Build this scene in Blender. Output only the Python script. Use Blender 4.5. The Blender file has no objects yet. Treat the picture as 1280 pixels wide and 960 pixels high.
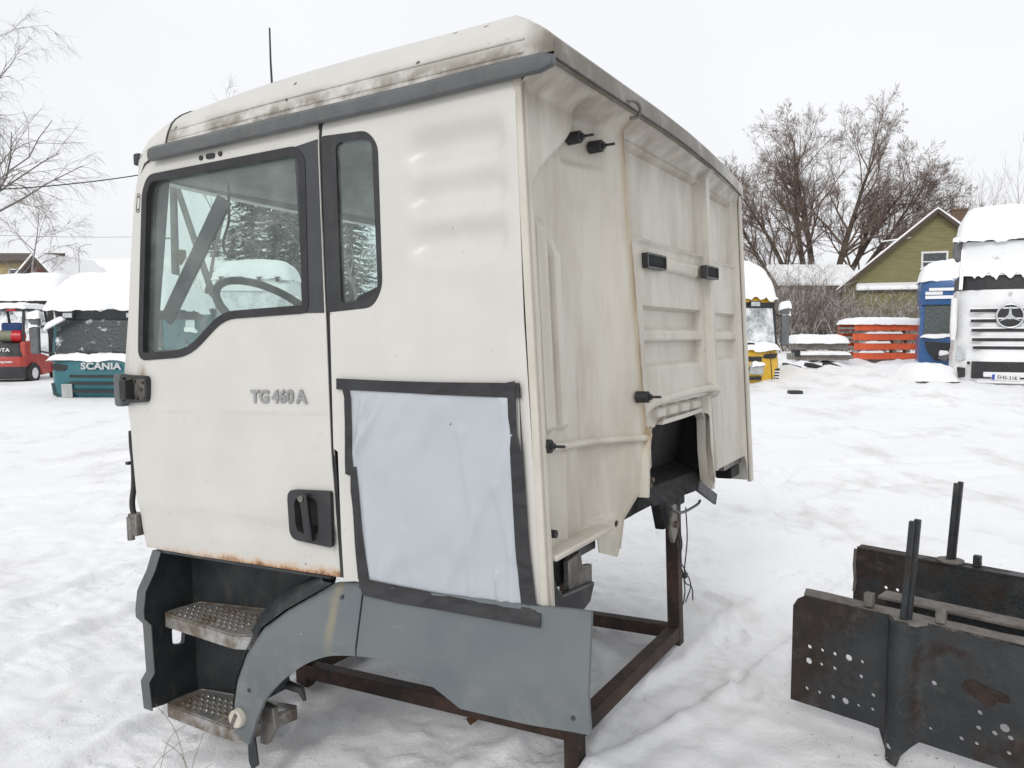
import bpy, bmesh, math, random
import numpy as np
from mathutils import Vector, Matrix, noise
from mathutils.geometry import tessellate_polygon

# ---------------------------------------------------------------- camera, sky, sun, exposure
SC = bpy.context.scene
COL = SC.collection
CAM_H = 1.51
PITCH = math.atan(65 / 1007)
cd = bpy.data.cameras.new('camera')
cam = bpy.data.objects.new('camera', cd)
COL.objects.link(cam)
cam.location = (0, 0, CAM_H)
cam.rotation_euler = (math.pi / 2 - PITCH, 0, 0)
cd.sensor_width = 36
cd.lens = 36 * 1007 / 1280
cd.clip_start = .05
cd.clip_end = 3000
SC.camera = cam

SUN_EL = math.radians(34)
SUN_AZ = math.radians(203)          # compass-like: 0 = +Y, clockwise; sun stands behind the camera, to its left
w = bpy.data.worlds.new('World')
SC.world = w
w.use_nodes = True
nt = w.node_tree
nt.nodes.clear()
sky = nt.nodes.new('ShaderNodeTexSky')
sky.sky_type = 'NISHITA'
sky.sun_disc = False
sky.sun_elevation = SUN_EL
sky.sun_rotation = SUN_AZ
sky.air_density = 1.6
sky.dust_density = 6.0
sky.ozone_density = 1.0
hs = nt.nodes.new('ShaderNodeHueSaturation')
hs.inputs['Saturation'].default_value = .18
nt.links.new(sky.outputs[0], hs.inputs['Color'])
mx = nt.nodes.new('ShaderNodeMix')
mx.data_type = 'RGBA'
mx.inputs['Factor'].default_value = .84      # closed cloud cover: an even grey-white over most of the clear sky
# soft cloud mottling over the whole dome
tc = nt.nodes.new('ShaderNodeTexCoord')
cn = nt.nodes.new('ShaderNodeTexNoise')
cn.inputs['Scale'].default_value = 2.2
cn.inputs['Detail'].default_value = 4
nt.links.new(tc.outputs['Generated'], cn.inputs['Vector'])
cr = nt.nodes.new('ShaderNodeValToRGB')
cr.color_ramp.elements[0].position = .3
cr.color_ramp.elements[0].color = (8.7, 8.9, 9.3, 1)
cr.color_ramp.elements[1].position = .7
cr.color_ramp.elements[1].color = (9.5, 9.6, 9.85, 1)
nt.links.new(cn.outputs['Fac'], cr.inputs['Fac'])
nt.links.new(hs.outputs[0], mx.inputs[6])
nt.links.new(cr.outputs[0], mx.inputs[7])
bg = nt.nodes.new('ShaderNodeBackground')
bg.inputs['Strength'].default_value = .108
nt.links.new(mx.outputs[2], bg.inputs['Color'])
wo = nt.nodes.new('ShaderNodeOutputWorld')
nt.links.new(bg.outputs[0], wo.inputs['Surface'])

sl = bpy.data.lights.new('sun', 'SUN')
sl.energy = .75
sl.angle = math.radians(16)
sl.color = (1, .97, .93)
sun = bpy.data.objects.new('sun', sl)
COL.objects.link(sun)
sdir = Vector((math.sin(SUN_AZ) * math.cos(SUN_EL), math.cos(SUN_AZ) * math.cos(SUN_EL), math.sin(SUN_EL)))
sun.rotation_euler = sdir.to_track_quat('Z', 'Y').to_euler()
SC.view_settings.view_transform = 'Standard'
SC.view_settings.look = 'None'
SC.view_settings.exposure = 0.07
SC.view_settings.gamma = 1
SC.cycles.use_denoising = True
SC.cycles.max_bounces = 8
SC.cycles.transparent_max_bounces = 12

# ---------------------------------------------------------------- helpers
RND = random.Random(7)


def at(x, y, Y):
    """point of the place that stands Y metres ahead in the viewing direction seen at photo pixel x, y"""
    cp, sp = math.cos(PITCH), math.sin(PITCH)
    a, b = (x - 640) / 1007, (y - 480) / 1007
    r = Vector((a, cp - b * sp, -sp - b * cp))
    return Vector((0, 0, CAM_H)) + r * (Y / r.y)


class MB:
    """collects faces for ONE mesh object"""

    def __init__(s):
        s.v = []
        s.f = []
        s.mi = []
        s.cur = 0

    def add(s, verts, faces):
        n = len(s.v)
        s.v.extend([tuple(p) for p in verts])
        for f in faces:
            s.f.append([i + n for i in f])
            s.mi.append(s.cur)
        return s

    def box(s, c, size, rot=None):
        hx, hy, hz = [q / 2 for q in size]
        P = [Vector((x, y, z)) for x in (-hx, hx) for y in (-hy, hy) for z in (-hz, hz)]
        if rot is not None:
            P = [rot @ p for p in P]
        c = Vector(c)
        return s.add([p + c for p in P], [(0, 1, 3, 2), (4, 6, 7, 5), (0, 4, 5, 1), (2, 3, 7, 6), (0, 2, 6, 4), (1, 5, 7, 3)])

    def span(s, lo, hi):
        return s.box([(a + b) / 2 for a, b in zip(lo, hi)], [abs(b - a) for a, b in zip(lo, hi)])

    def bar(s, a, b, wd, ht, up=(0, 0, 1)):
        """rectangular bar from a to b"""
        a, b = Vector(a), Vector(b)
        d = (b - a)
        L = d.length
        d.normalize()
        up = Vector(up)
        sx = d.cross(up)
        if sx.length < 1e-4:
            sx = d.cross(Vector((1, 0, 0)))
        sx.normalize()
        uz = sx.cross(d)
        R = Matrix((d, sx, uz)).transposed()
        return s.box((a + b) / 2, (L, wd, ht), R)

    def tube(s, pts, r, n=6, caps=True):
        pts = [Vector(p) for p in pts]
        rs = r if isinstance(r, (list, tuple)) else [r] * len(pts)
        V = []
        prev = None
        for i, p in enumerate(pts):
            t = (pts[min(i + 1, len(pts) - 1)] - pts[max(i - 1, 0)])
            if t.length < 1e-9:
                t = Vector((0, 0, 1))
            t.normalize()
            if prev is None:
                a = t.orthogonal().normalized()
            else:
                a = prev - t * prev.dot(t)
                if a.length < 1e-5:
                    a = t.orthogonal()
                a.normalize()
            prev = a
            b = t.cross(a)
            for k in range(n):
                q = 2 * math.pi * k / n
                V.append(p + (a * math.cos(q) + b * math.sin(q)) * rs[i])
        F = []
        for i in range(len(pts) - 1):
            for k in range(n):
                F.append((i * n + k, i * n + (k + 1) % n, (i + 1) * n + (k + 1) % n, (i + 1) * n + k))
        if caps:
            F.append(tuple(range(n - 1, -1, -1)))
            F.append(tuple((len(pts) - 1) * n + k for k in range(n)))
        return s.add(V, F)

    def cyl(s, a, b, r0, r1=None, n=12):
        return s.tube([a, b], [r0, r0 if r1 is None else r1], n)

    def prism(s, poly, fn0, fn1):
        """closed prism between two maps of the 2-D outline"""
        n = len(poly)
        V = [fn0(*p) for p in poly] + [fn1(*p) for p in poly]
        F = [tuple(range(n)), tuple(range(2 * n - 1, n - 1, -1))]
        F += [(i, i + n, (i + 1) % n + n, (i + 1) % n) for i in range(n)]
        return s.add(V, F)

    def strip(s, rows, closed=False):
        """surface through rows of equal length"""
        m = len(rows[0])
        V = [p for r in rows for p in r]
        F = []
        for i in range(len(rows) - 1):
            for k in range(m if closed else m - 1):
                k2 = (k + 1) % m
                F.append((i * m + k, i * m + k2, (i + 1) * m + k2, (i + 1) * m + k))
        return s.add(V, F)

    def rings(s, rings_, caps=True):
        s.strip(rings_, True)
        n = len(rings_[0])
        if caps:
            s.add(rings_[0], [tuple(range(n - 1, -1, -1))])
            s.add(rings_[-1], [tuple(range(n))])
        return s

    def build(s, name, mat, parent=None, smooth=None, bevel=0, seg=2, fix=True):
        me = bpy.data.meshes.new(name)
        me.from_pydata([tuple(p) for p in s.v], [], s.f)
        mats = mat if isinstance(mat, (list, tuple)) else [mat]
        for m in mats:
            me.materials.append(m)
        if len(mats) > 1:
            me.polygons.foreach_set('material_index', s.mi)
        if fix:
            bm = bmesh.new()
            bm.from_mesh(me)
            bmesh.ops.remove_doubles(bm, verts=bm.verts, dist=2e-5)
            bmesh.ops.recalc_face_normals(bm, faces=bm.faces)
            bm.to_mesh(me)
            bm.free()
        if smooth is not None:
            me.polygons.foreach_set('use_smooth', [True] * len(me.polygons))
            me.set_sharp_from_angle(angle=math.radians(smooth))
        me.update()
        o = bpy.data.objects.new(name, me)
        COL.objects.link(o)
        o.parent = parent
        if bevel:
            b = o.modifiers.new('bevel', 'BEVEL')
            b.width = bevel
            b.segments = seg
            b.limit_method = 'ANGLE'
            b.angle_limit = math.radians(35)
            b.harden_normals = False
            me.polygons.foreach_set('use_smooth', [True] * len(me.polygons))
            if smooth is None:
                me.set_sharp_from_angle(angle=math.radians(50))
        return o


def tag(o, label=None, cat=None, group=None, kind=None):
    if label:
        o['label'] = label
    if cat:
        o['category'] = cat
    if group:
        o['group'] = group
    if kind:
        o['kind'] = kind
    return o


def empty(name, label, cat, loc=(0, 0, 0), rz=0, group=None):
    o = bpy.data.objects.new(name, None)
    COL.objects.link(o)
    o.location = loc
    o.rotation_euler = (0, 0, rz)
    o.empty_display_size = .2
    return tag(o, label, cat, group)


def clip_half(poly, ax, val, keep_gt):
    out = []
    n = len(poly)
    for i in range(n):
        p, q = poly[i], poly[(i + 1) % n]
        dp, dq = p[ax] - val, q[ax] - val
        if not keep_gt:
            dp, dq = -dp, -dq
        if dp >= 0:
            out.append(p)
        if (dp > 1e-12 and dq < -1e-12) or (dp < -1e-12 and dq > 1e-12):
            t = dp / (dp - dq)
            r = [p[0] + (q[0] - p[0]) * t, p[1] + (q[1] - p[1]) * t]
            r[ax] = val
            out.append(tuple(r))
    return out


def panel(outline, holes, step, fn, back=None):
    """sheet metal: 2-D outline with holes, cut into cells of `step`, shaped by fn(a, b) -> point;
    back = constant offset vector that gives it its thickness"""
    loops = [list(outline)] + [list(h) for h in holes]
    flat = [p for l in loops for p in l]
    tris = tessellate_polygon([[Vector((p[0], p[1], 0)) for p in l] for l in loops])
    sa, sb = step if isinstance(step, tuple) else (step, step)
    idx = {}
    P2 = []
    F = []

    def vid(p):
        k = (round(p[0], 5), round(p[1], 5))
        if k not in idx:
            idx[k] = len(P2)
            P2.append(p)
        return idx[k]
    for t in tris:
        poly = [tuple(flat[i]) for i in t]
        ar = (poly[1][0] - poly[0][0]) * (poly[2][1] - poly[0][1]) - (poly[2][0] - poly[0][0]) * (poly[1][1] - poly[0][1])
        if abs(ar) < 1e-10:
            continue
        if ar < 0:
            poly = poly[::-1]
        a0 = math.floor(min(p[0] for p in poly) / sa)
        a1 = math.ceil(max(p[0] for p in poly) / sa)
        for i in range(a0, a1):
            q = clip_half(clip_half(poly, 0, i * sa, True), 0, (i + 1) * sa, False) if a1 - a0 > 1 else poly
            if len(q) < 3:
                continue
            b0 = math.floor(min(p[1] for p in q) / sb)
            b1 = math.ceil(max(p[1] for p in q) / sb)
            for j in range(b0, b1):
                r = clip_half(clip_half(q, 1, j * sb, True), 1, (j + 1) * sb, False) if b1 - b0 > 1 else q
                ids = []
                for p in r:
                    k = vid(p)
                    if not ids or (k != ids[-1] and k != ids[0]):
                        ids.append(k)
                if len(set(ids)) >= 3 and len(set(ids)) == len(ids):
                    F.append(ids)
    m = MB()
    V = [Vector(fn(*p)) for p in P2]
    m.add(V, F)
    if back is not None:
        back = Vector(back)
        m.add([p + back for p in V], [f[::-1] for f in F])
        cnt = {}
        for f in F:
            for i in range(len(f)):
                e = (f[i], f[(i + 1) % len(f)])
                cnt[e] = cnt.get(e, 0) + 1
        n = len(V)
        for (a, b), c_ in cnt.items():
            if (b, a) not in cnt:
                m.add([V[a], V[b], V[b] + back, V[a] + back], [(0, 1, 2, 3)])
    return m


def circle(cx, cy, r, n=10):
    return [(cx + r * math.cos(2 * math.pi * k / n), cy + r * math.sin(2 * math.pi * k / n)) for k in range(n)]


def rounded(poly, r, n=4):
    """round the corners of a polygon"""
    out = []
    m = len(poly)
    rr = r if isinstance(r, (list, tuple)) else [r] * m
    for i in range(m):
        p, a, b = Vector(poly[i]), Vector(poly[i - 1]), Vector(poly[(i + 1) % m])
        da, db = a - p, b - p
        k = min(rr[i], da.length * .45, db.length * .45)
        if k < 1e-6:
            out.append(tuple(p))
            continue
        A, B = p + da.normalized() * k, p + db.normalized() * k
        for j in range(n + 1):
            t = j / n
            q = A * (1 - t) ** 2 + p * 2 * t * (1 - t) + B * t * t
            out.append(tuple(q))
    return out


def inset(poly, d):
    """shrink a polygon (any winding) by d"""
    m = len(poly)
    area = sum(poly[i][0] * poly[(i + 1) % m][1] - poly[(i + 1) % m][0] * poly[i][1] for i in range(m))
    sg = 1 if area > 0 else -1
    out = []
    for i in range(m):
        p, a, b = Vector(poly[i]), Vector(poly[i - 1]), Vector(poly[(i + 1) % m])
        u1, u2 = (p - a), (b - p)
        if u1.length < 1e-9 or u2.length < 1e-9:
            out.append(tuple(p))
            continue
        u1.normalize()
        u2.normalize()
        n1, n2 = Vector((-u1.y, u1.x)) * sg, Vector((-u2.y, u2.x)) * sg
        nn = n1 + n2
        if nn.length < 1e-6:
            nn = n1.copy()
        nn.normalize()
        k = d / max(.4, nn.dot(n1))
        out.append(tuple(p + nn * k))
    return out


def sst(x, a, b):
    t = min(1, max(0, (x - a) / (b - a)))
    return t * t * (3 - 2 * t)


def pdist(x, y, pl):
    """distance to a polyline"""
    best = 9
    for (ax, ay), (bx, by) in zip(pl[:-1], pl[1:]):
        dx, dy = bx - ax, by - ay
        t = ((x - ax) * dx + (y - ay) * dy) / (dx * dx + dy * dy)
        t = min(1, max(0, t))
        d = math.hypot(x - ax - t * dx, y - ay - t * dy)
        if d < best:
            best = d
    return best


def bead(d, wd):
    return math.exp(-(d / wd) ** 2)


def spline(pts, n=6):
    """smooth curve through points (Catmull-Rom)"""
    P = [Vector(p) for p in pts]
    P = [P[0] * 2 - P[1]] + P + [P[-1] * 2 - P[-2]]
    out = []
    for i in range(1, len(P) - 2):
        for k in range(n):
            t = k / n
            a, b, c_, d = P[i - 1], P[i], P[i + 1], P[i + 2]
            out.append(.5 * ((2 * b) + (c_ - a) * t + (2 * a - 5 * b + 4 * c_ - d) * t * t + (3 * b - a - 3 * c_ + d) * t ** 3))
    out.append(P[-2])
    return out


def text_mesh(txt, size, depth, name='lettering', bold=0, spacing=1.0, sx=1.0):
    cu = bpy.data.curves.new(name, 'FONT')
    cu.body = txt
    cu.size = size
    cu.extrude = depth
    cu.offset = bold
    cu.space_character = spacing
    cu.space_word = .6
    cu.align_x = 'CENTER'
    cu.align_y = 'CENTER'
    cu.resolution_u = 3
    o = bpy.data.objects.new(name, cu)
    COL.objects.link(o)
    dg = bpy.context.evaluated_depsgraph_get()
    me = bpy.data.meshes.new_from_object(o.evaluated_get(dg))
    bpy.data.objects.remove(o)
    bpy.data.curves.remove(cu)
    m = MB()
    V = [v.co for v in me.vertices]
    m.add([(v.x * sx, v.y, v.z) for v in V], [list(p.vertices) for p in me.polygons])
    bpy.data.meshes.remove(me)
    return m


def front_text(txt, size, loc, mat, parent, depth=.004, bold=0, spacing=1.0, sx=1.0, slope=0, name='lettering'):
    """upright lettering that faces -Y, centred at loc"""
    t = text_mesh(txt, size, depth, name, bold, spacing, sx)
    t.v = [(loc[0] + x, loc[1] - z, loc[2] + y + slope * x) for x, y, z in t.v]
    return t.build(name, mat, parent)


# ---------------------------------------------------------------- materials
class G:
    def __init__(s, name):
        s.m = bpy.data.materials.new(name)
        s.m.use_nodes = True
        s.nt = s.m.node_tree
        s.nt.nodes.clear()
        s.out = s.nt.nodes.new('ShaderNodeOutputMaterial')
        s.co = None

    def n(s, typ, **kw):
        o = s.nt.nodes.new('ShaderNode' + typ)
        for k, v in kw.items():
            setattr(o, k, v)
        return o

    def put(s, sock, v):
        if v is None:
            return
        if hasattr(v, 'is_output'):
            s.nt.links.new(v, sock)
        else:
            if hasattr(sock.default_value, '__len__') and not hasattr(v, '__len__'):
                v = (v, v, v, 1)[:len(sock.default_value)]
            elif hasattr(v, '__len__') and len(sock.default_value) == 4 and len(v) == 3:
                v = (*v, 1)
            sock.default_value = v

    def obj(s):
        if s.co is None:
            s.co = s.n('TexCoord').outputs['Object']
        return s.co

    def pos(s):
        return s.n('NewGeometry').outputs['Position']

    def xyz(s, v=None):
        o = s.n('SeparateXYZ')
        s.put(o.inputs[0], s.obj() if v is None else v)
        return o.outputs

    def mapped(s, scale=(1, 1, 1), loc=(0, 0, 0), v=None):
        o = s.n('Mapping')
        s.put(o.inputs['Vector'], s.obj() if v is None else v)
        o.inputs['Scale'].default_value = scale
        o.inputs['Location'].default_value = loc
        return o.outputs[0]

    def noise(s, scale, detail=4, rough=.55, v=None, dist=0):
        o = s.n('TexNoise')
        s.put(o.inputs['Vector'], s.obj() if v is None else v)
        o.inputs['Scale'].default_value = scale
        o.inputs['Detail'].default_value = detail
        o.inputs['Roughness'].default_value = rough
        o.inputs['Distortion'].default_value = dist
        return o.outputs['Fac']

    def voro(s, scale, v=None, feature='F1', rnd=1):
        o = s.n('TexVoronoi', feature=feature)
        s.put(o.inputs['Vector'], s.obj() if v is None else v)
        o.inputs['Scale'].default_value = scale
        o.inputs['Randomness'].default_value = rnd
        return o.outputs['Distance']

    def ramp(s, f, a, b, lo=0., hi=1.):
        """smooth map of f from [a,b] to [lo,hi]"""
        o = s.n('MapRange', interpolation_type='SMOOTHSTEP')
        s.put(o.inputs[0], f)
        if a > b:
            a, b, lo, hi = b, a, hi, lo
        o.inputs[1].default_value = a
        o.inputs[2].default_value = b
        o.inputs[3].default_value = lo
        o.inputs[4].default_value = hi
        return o.outputs[0]

    def math(s, op, a, b=None, c=None):
        o = s.n('Math', operation=op)
        s.put(o.inputs[0], a)
        s.put(o.inputs[1], b)
        s.put(o.inputs[2], c)
        return o.outputs[0]

    def mul(s, *a):
        r = a[0]
        for q in a[1:]:
            r = s.math('MULTIPLY', r, q)
        return r

    def add(s, a, b):
        return s.math('ADD', a, b)

    def mix(s, f, a, b, mode='MIX'):
        o = s.n('Mix', data_type='RGBA', blend_type=mode)
        s.put(o.inputs[0], f)
        s.put(o.inputs[6], a)
        s.put(o.inputs[7], b)
        return o.outputs[2]

    def bump(s, h, strength=.3, dist=.01, normal=None):
        o = s.n('Bump')
        o.inputs['Strength'].default_value = strength
        o.inputs['Distance'].default_value = dist
        s.put(o.inputs['Height'], h)
        if normal is not None:
            s.put(o.inputs['Normal'], normal)
        return o.outputs[0]

    def done(s, base, rough=.5, metal=0, normal=None, coat=0, spec=None, trans=0, ior=None, alpha=None):
        b = s.n('BsdfPrincipled')
        s.put(b.inputs['Base Color'], base)
        s.put(b.inputs['Roughness'], rough)
        s.put(b.inputs['Metallic'], metal)
        if normal is not None:
            s.put(b.inputs['Normal'], normal)
        if coat:
            s.put(b.inputs['Coat Weight'], coat)
            b.inputs['Coat Roughness'].default_value = .12
        if spec is not None:
            s.put(b.inputs['Specular IOR Level'], spec)
        if trans:
            b.inputs['Transmission Weight'].default_value = trans
        if ior:
            b.inputs['IOR'].default_value = ior
        s.nt.links.new(b.outputs[0], s.out.inputs['Surface'])
        return s.m


def plain(name, col, rough=.5, metal=0, var=.12, scale=6, bump=0, bscale=60, dirt=None, dirtamt=.4, spec=None, coat=0):
    """painted or moulded surface with a little unevenness and optional dirt"""
    g = G(name)
    f = g.noise(scale, 5, .6)
    c = g.mix(g.ramp(f, .3, .7), [q * (1 - var) for q in col], [min(1, q * (1 + var)) for q in col])
    if dirt:
        d = g.ramp(g.noise(scale * 2.3, 6, .65, g.mapped((1, 1, .5))), .48, .72, 0, dirtamt)
        c = g.mix(d, c, dirt)
    nrm = g.bump(g.noise(bscale, 3), bump, .004) if bump else None
    r = g.ramp(g.noise(scale * 3, 3), .3, .7, max(.03, rough - .08), min(1, rough + .08))
    return g.done(c, r, metal, nrm, spec=spec, coat=coat)


def glass_mat(name, tint, rough=.02, snow_glare=0):
    """thin sheet glass: tinted see-through with mirror reflection by angle"""
    g = G(name)
    tr = g.n('BsdfTransparent')
    g.put(tr.inputs[0], tint)
    gl = g.n('BsdfGlossy')
    gl.inputs['Roughness'].default_value = rough
    lw = g.n('LayerWeight')
    mxs = g.n('MixShader')
    g.put(mxs.inputs[0], g.math('MULTIPLY_ADD', g.math('POWER', lw.outputs['Facing'], 4.0), .9, .035))
    g.nt.links.new(tr.outputs[0], mxs.inputs[1])
    g.nt.links.new(gl.outputs[0], mxs.inputs[2])
    last = mxs.outputs[0]
    if snow_glare:
        df = g.n('BsdfDiffuse')
        df.inputs[0].default_value = (.62, .66, .64, 1)  # pale veil on the pane: reflected snow painted in as diffuse colour
        m2 = g.n('MixShader')
        g.put(m2.inputs[0], g.ramp(g.noise(7, 6, .65), .35, .75, snow_glare * .3, snow_glare))
        g.nt.links.new(last, m2.inputs[1])
        g.nt.links.new(df.outputs[0], m2.inputs[2])
        last = m2.outputs[0]
    g.nt.links.new(last, g.out.inputs['Surface'])
    return g.m
# ---------------------------------------------------------------- materials of the wrecked cab
CREAM = (.585, .57, .53)


def cream_paint(name, kind):
    g = G(name)
    X, Y, Z = g.xyz()
    f = g.noise(3.5, 5, .6)
    c = g.mix(g.ramp(f, .3, .72), [q * 1.02 for q in CREAM], [q * .94 for q in CREAM])
    streak = g.ramp(g.noise(1, 5, .6, g.mapped((16, 16, 1.1))), .5, .8, 0, .10)
    c = g.mix(streak, c, (.50, .47, .41))
    spots = g.ramp(g.noise(34, 3, .7), .665, .74, 0, .5)
    c = g.mix(spots, c, (.36, .31, .25))
    chip = g.mul(g.math('LESS_THAN', g.voro(17), g.ramp(g.noise(4, 2), .5, .75, .0, .09)), .6)
    c = g.mix(chip, c, (.12, .10, .085))
    if kind == 'door':
        edge = g.math('MULTIPLY_ADD', g.noise(14, 6, .75, g.mapped((1, 1, .7))), -.08, Z)
        along = g.ramp(X, -1.72, -1.05, .25, 1)
        pale = g.mul(g.ramp(edge, .738, .698), along)
        c = g.mix(g.mul(pale, .8), c, (.52, .26, .075))
        deep = g.mul(g.ramp(edge, .718, .696), along, g.ramp(g.noise(40, 4), .3, .6, .5, 1))
        c = g.mix(deep, c, (.16, .055, .018))
        hx = g.math('ABSOLUTE', g.add(X, 1.675))
        drip = g.mul(g.ramp(hx, .035, .0), g.ramp(Z, 1.30, 1.345), g.ramp(g.noise(30, 4, .6, g.mapped((1, 1, .3))), .35, .6))
        c = g.mix(g.mul(drip, g.ramp(Z, 1.48, 1.42), .8), c, (.25, .17, .07))
        line = g.mul(g.ramp(g.math('ABSOLUTE', g.add(Z, -1.272)), .012, .002), g.ramp(g.noise(6, 4), .42, .62, 0, .3))
        c = g.mix(line, c, (.48, .42, .34))
        sm = g.mul(g.ramp(X, -.90, -.78), g.ramp(g.noise(22, 5, .7, g.mapped((1, 1, .6))), .56, .66, 0, .4), g.ramp(Z, 1.3, 1.1))
        c = g.mix(sm, c, (.42, .39, .35))
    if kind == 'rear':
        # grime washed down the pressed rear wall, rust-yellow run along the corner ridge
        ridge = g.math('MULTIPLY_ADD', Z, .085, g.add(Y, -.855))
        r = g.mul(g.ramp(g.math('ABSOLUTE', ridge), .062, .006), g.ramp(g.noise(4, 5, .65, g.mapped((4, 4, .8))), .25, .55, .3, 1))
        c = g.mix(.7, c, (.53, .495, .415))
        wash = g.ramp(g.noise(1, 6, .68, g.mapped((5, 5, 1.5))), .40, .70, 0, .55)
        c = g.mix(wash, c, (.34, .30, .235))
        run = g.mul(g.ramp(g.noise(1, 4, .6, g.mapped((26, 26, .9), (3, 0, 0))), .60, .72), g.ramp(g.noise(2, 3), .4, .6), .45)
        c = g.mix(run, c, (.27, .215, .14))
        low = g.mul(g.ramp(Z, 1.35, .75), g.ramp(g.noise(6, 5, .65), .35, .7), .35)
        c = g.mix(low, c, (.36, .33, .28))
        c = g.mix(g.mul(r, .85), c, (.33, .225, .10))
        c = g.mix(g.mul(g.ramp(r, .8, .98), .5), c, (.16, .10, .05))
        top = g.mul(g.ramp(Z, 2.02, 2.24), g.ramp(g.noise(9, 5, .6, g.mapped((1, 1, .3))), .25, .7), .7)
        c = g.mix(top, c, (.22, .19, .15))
    if kind == 'roof':
        band = g.mul(g.ramp(Z, 2.325, 2.262), g.ramp(g.noise(5, 6, .7), .36, .56))
        c = g.mix(g.mul(band, .85), c, (.105, .085, .055))
        c = g.mix(g.ramp(g.noise(2.2, 5, .6), .4, .7, .1, .4), c, (.50, .475, .41))
        lich = g.voro(12.0)
        sz = g.ramp(g.noise(5, 2), .36, .62, .02, .15)
        sp = g.math('LESS_THAN', lich, sz)
        c = g.mix(g.mul(sp, .9), c, (.05, .045, .04))
        back = g.mul(g.ramp(X, -.02, .075), g.ramp(g.noise(7, 5, .7, g.mapped((1, 1, .4))), .12, .6, .35, 1))
        c = g.mix(g.mul(back, .92), c, (.115, .095, .07))
    n1 = g.bump(g.noise(2.5, 3), .10, .02)
    n2 = g.bump(g.noise(180, 3), .06, .002, n1)
    rough = g.ramp(g.noise(5, 4), .3, .7, .34, .52) if kind != 'rear' else g.ramp(g.noise(5, 4), .3, .7, .42, .62)
    return g.done(c, rough, 0, n2, spec=.5, coat=.18)


PAINT = cream_paint('cream_paint', 'side')
DOORP = cream_paint('cream_paint_rusty_hem', 'door')
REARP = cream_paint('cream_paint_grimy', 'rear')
ROOFP = cream_paint('cream_paint_lichen', 'roof')
RUBBER = plain('black_rubber', (.018, .018, .019), .55, var=.25, bump=.15, bscale=120)
BLACKP = plain('black_plastic', (.022, .023, .025), .42, var=.3, dirt=(.09, .085, .075), dirtamt=.25, bump=.08, bscale=90)
TRIM = plain('anthracite_trim', (.036, .039, .044), .38, var=.15, dirt=(.10, .10, .10), dirtamt=.2)
RAILM = plain('grey_roof_moulding', (.088, .095, .100), .45, var=.15, dirt=(.16, .15, .12), dirtamt=.3)
STEPWELL = plain('dark_grey_step_plastic', (.022, .026, .029), .5, var=.3, dirt=(.10, .095, .085), dirtamt=.35, bump=.1, bscale=70)


def fender_mat():
    g = G('blue_grey_fender_plastic')
    X, Y, Z = g.xyz()
    c = g.mix(g.ramp(g.noise(4, 5), .3, .7), (.112, .128, .135), (.138, .155, .160))
    st = g.mul(g.ramp(g.math('ABSOLUTE', g.math('MULTIPLY_ADD', g.noise(9, 3), .03, g.add(X, .715))), .028, .006),
               g.ramp(Z, .47, .62), g.ramp(g.noise(20, 4, .6, g.mapped((1, 1, .25))), .3, .6, .4, 1))
    c = g.mix(g.mul(st, .8), c, (.24, .215, .15))
    ch = g.ramp(g.noise(1, 5, .7, g.mapped((3, 3, 9))), .56, .75, 0, .4)
    c = g.mix(ch, c, (.22, .235, .235))
    salt = g.mul(g.ramp(Z, .62, .42), g.ramp(g.noise(11, 6, .72), .45, .7), .35)
    c = g.mix(salt, c, (.24, .235, .22))
    scr = g.ramp(g.noise(1, 3, .5, g.mapped((6, 6, 95), (0, 0, .3))), .70, .74, 0, .35)
    c = g.mix(scr, c, (.26, .27, .27))
    sp = g.math('LESS_THAN', g.voro(10), .035)
    c = g.mix(g.mul(sp, .6), c, (.5, .5, .48))
    return g.done(c, g.ramp(g.noise(8, 4), .3, .7, .38, .55), 0, g.bump(g.noise(120, 3), .08, .002), spec=.4)


FENDER = fender_mat()


def tread_mat():
    g = G('dirty_aluminium_tread')
    d = g.ramp(g.noise(9, 6, .7), .32, .62)
    c = g.mix(d, (.46, .46, .45), (.135, .105, .075))
    return g.done(c, g.ramp(d, 0, 1, .38, .8), g.ramp(d, 0, 1, .75, .05), g.bump(g.noise(60, 4), .3, .004))


TREAD = tread_mat()


def tape_mat():
    g = G('black_adhesive_tape')
    wr = g.noise(1, 4, .6, g.mapped((14, 14, 30)), dist=.6)
    return g.done(g.mix(g.ramp(wr, .3, .7), (.010, .010, .011), (.026, .026, .028)), g.ramp(wr, .3, .7, .28, .5), 0, g.bump(wr, .5, .006))


TAPE = tape_mat()


def sheet_mat():
    g = G('grey_plastic_sheet')
    c = g.mix(g.ramp(g.noise(3, 4), .3, .7), (.395, .428, .458), (.43, .462, .49))
    c = g.mix(g.ramp(g.noise(40, 4, .7), .62, .75, 0, .25), c, (.35, .38, .42))
    return g.done(c, .26, 0, g.bump(g.noise(9, 4, .6, g.mapped((1, 1, .45))), .25, .012), spec=.6)


SHEET = sheet_mat()
GLASS = glass_mat('tinted_door_glass', (.92, .975, .955), snow_glare=.12)
WGLASS = glass_mat('windscreen_glass', (.86, .945, .92), snow_glare=.11)
QGLASS = glass_mat('tinted_quarter_glass', (.90, .96, .94), snow_glare=.12)
GREYTRIM = plain('grey_interior_trim', (.20, .205, .205), .7, var=.1, bump=.1)
DARKTRIM = plain('dark_interior_trim', (.045, .05, .055), .6, var=.2, bump=.1)
GALV = plain('weathered_metal', (.20, .19, .175), .5, .6, var=.3, scale=14, dirt=(.09, .06, .035), dirtamt=.7, bump=.2)
BADGE = plain('grey_badge_plastic', (.30, .30, .30), .35, .3, var=.1)
LAMPW = plain('yellowed_lamp_plastic', (.52, .49, .42), .4, var=.12, dirt=(.3, .26, .2))
BOLTM = plain('rusted_bolt', (.10, .075, .055), .6, .4, var=.3, scale=30)
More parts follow.
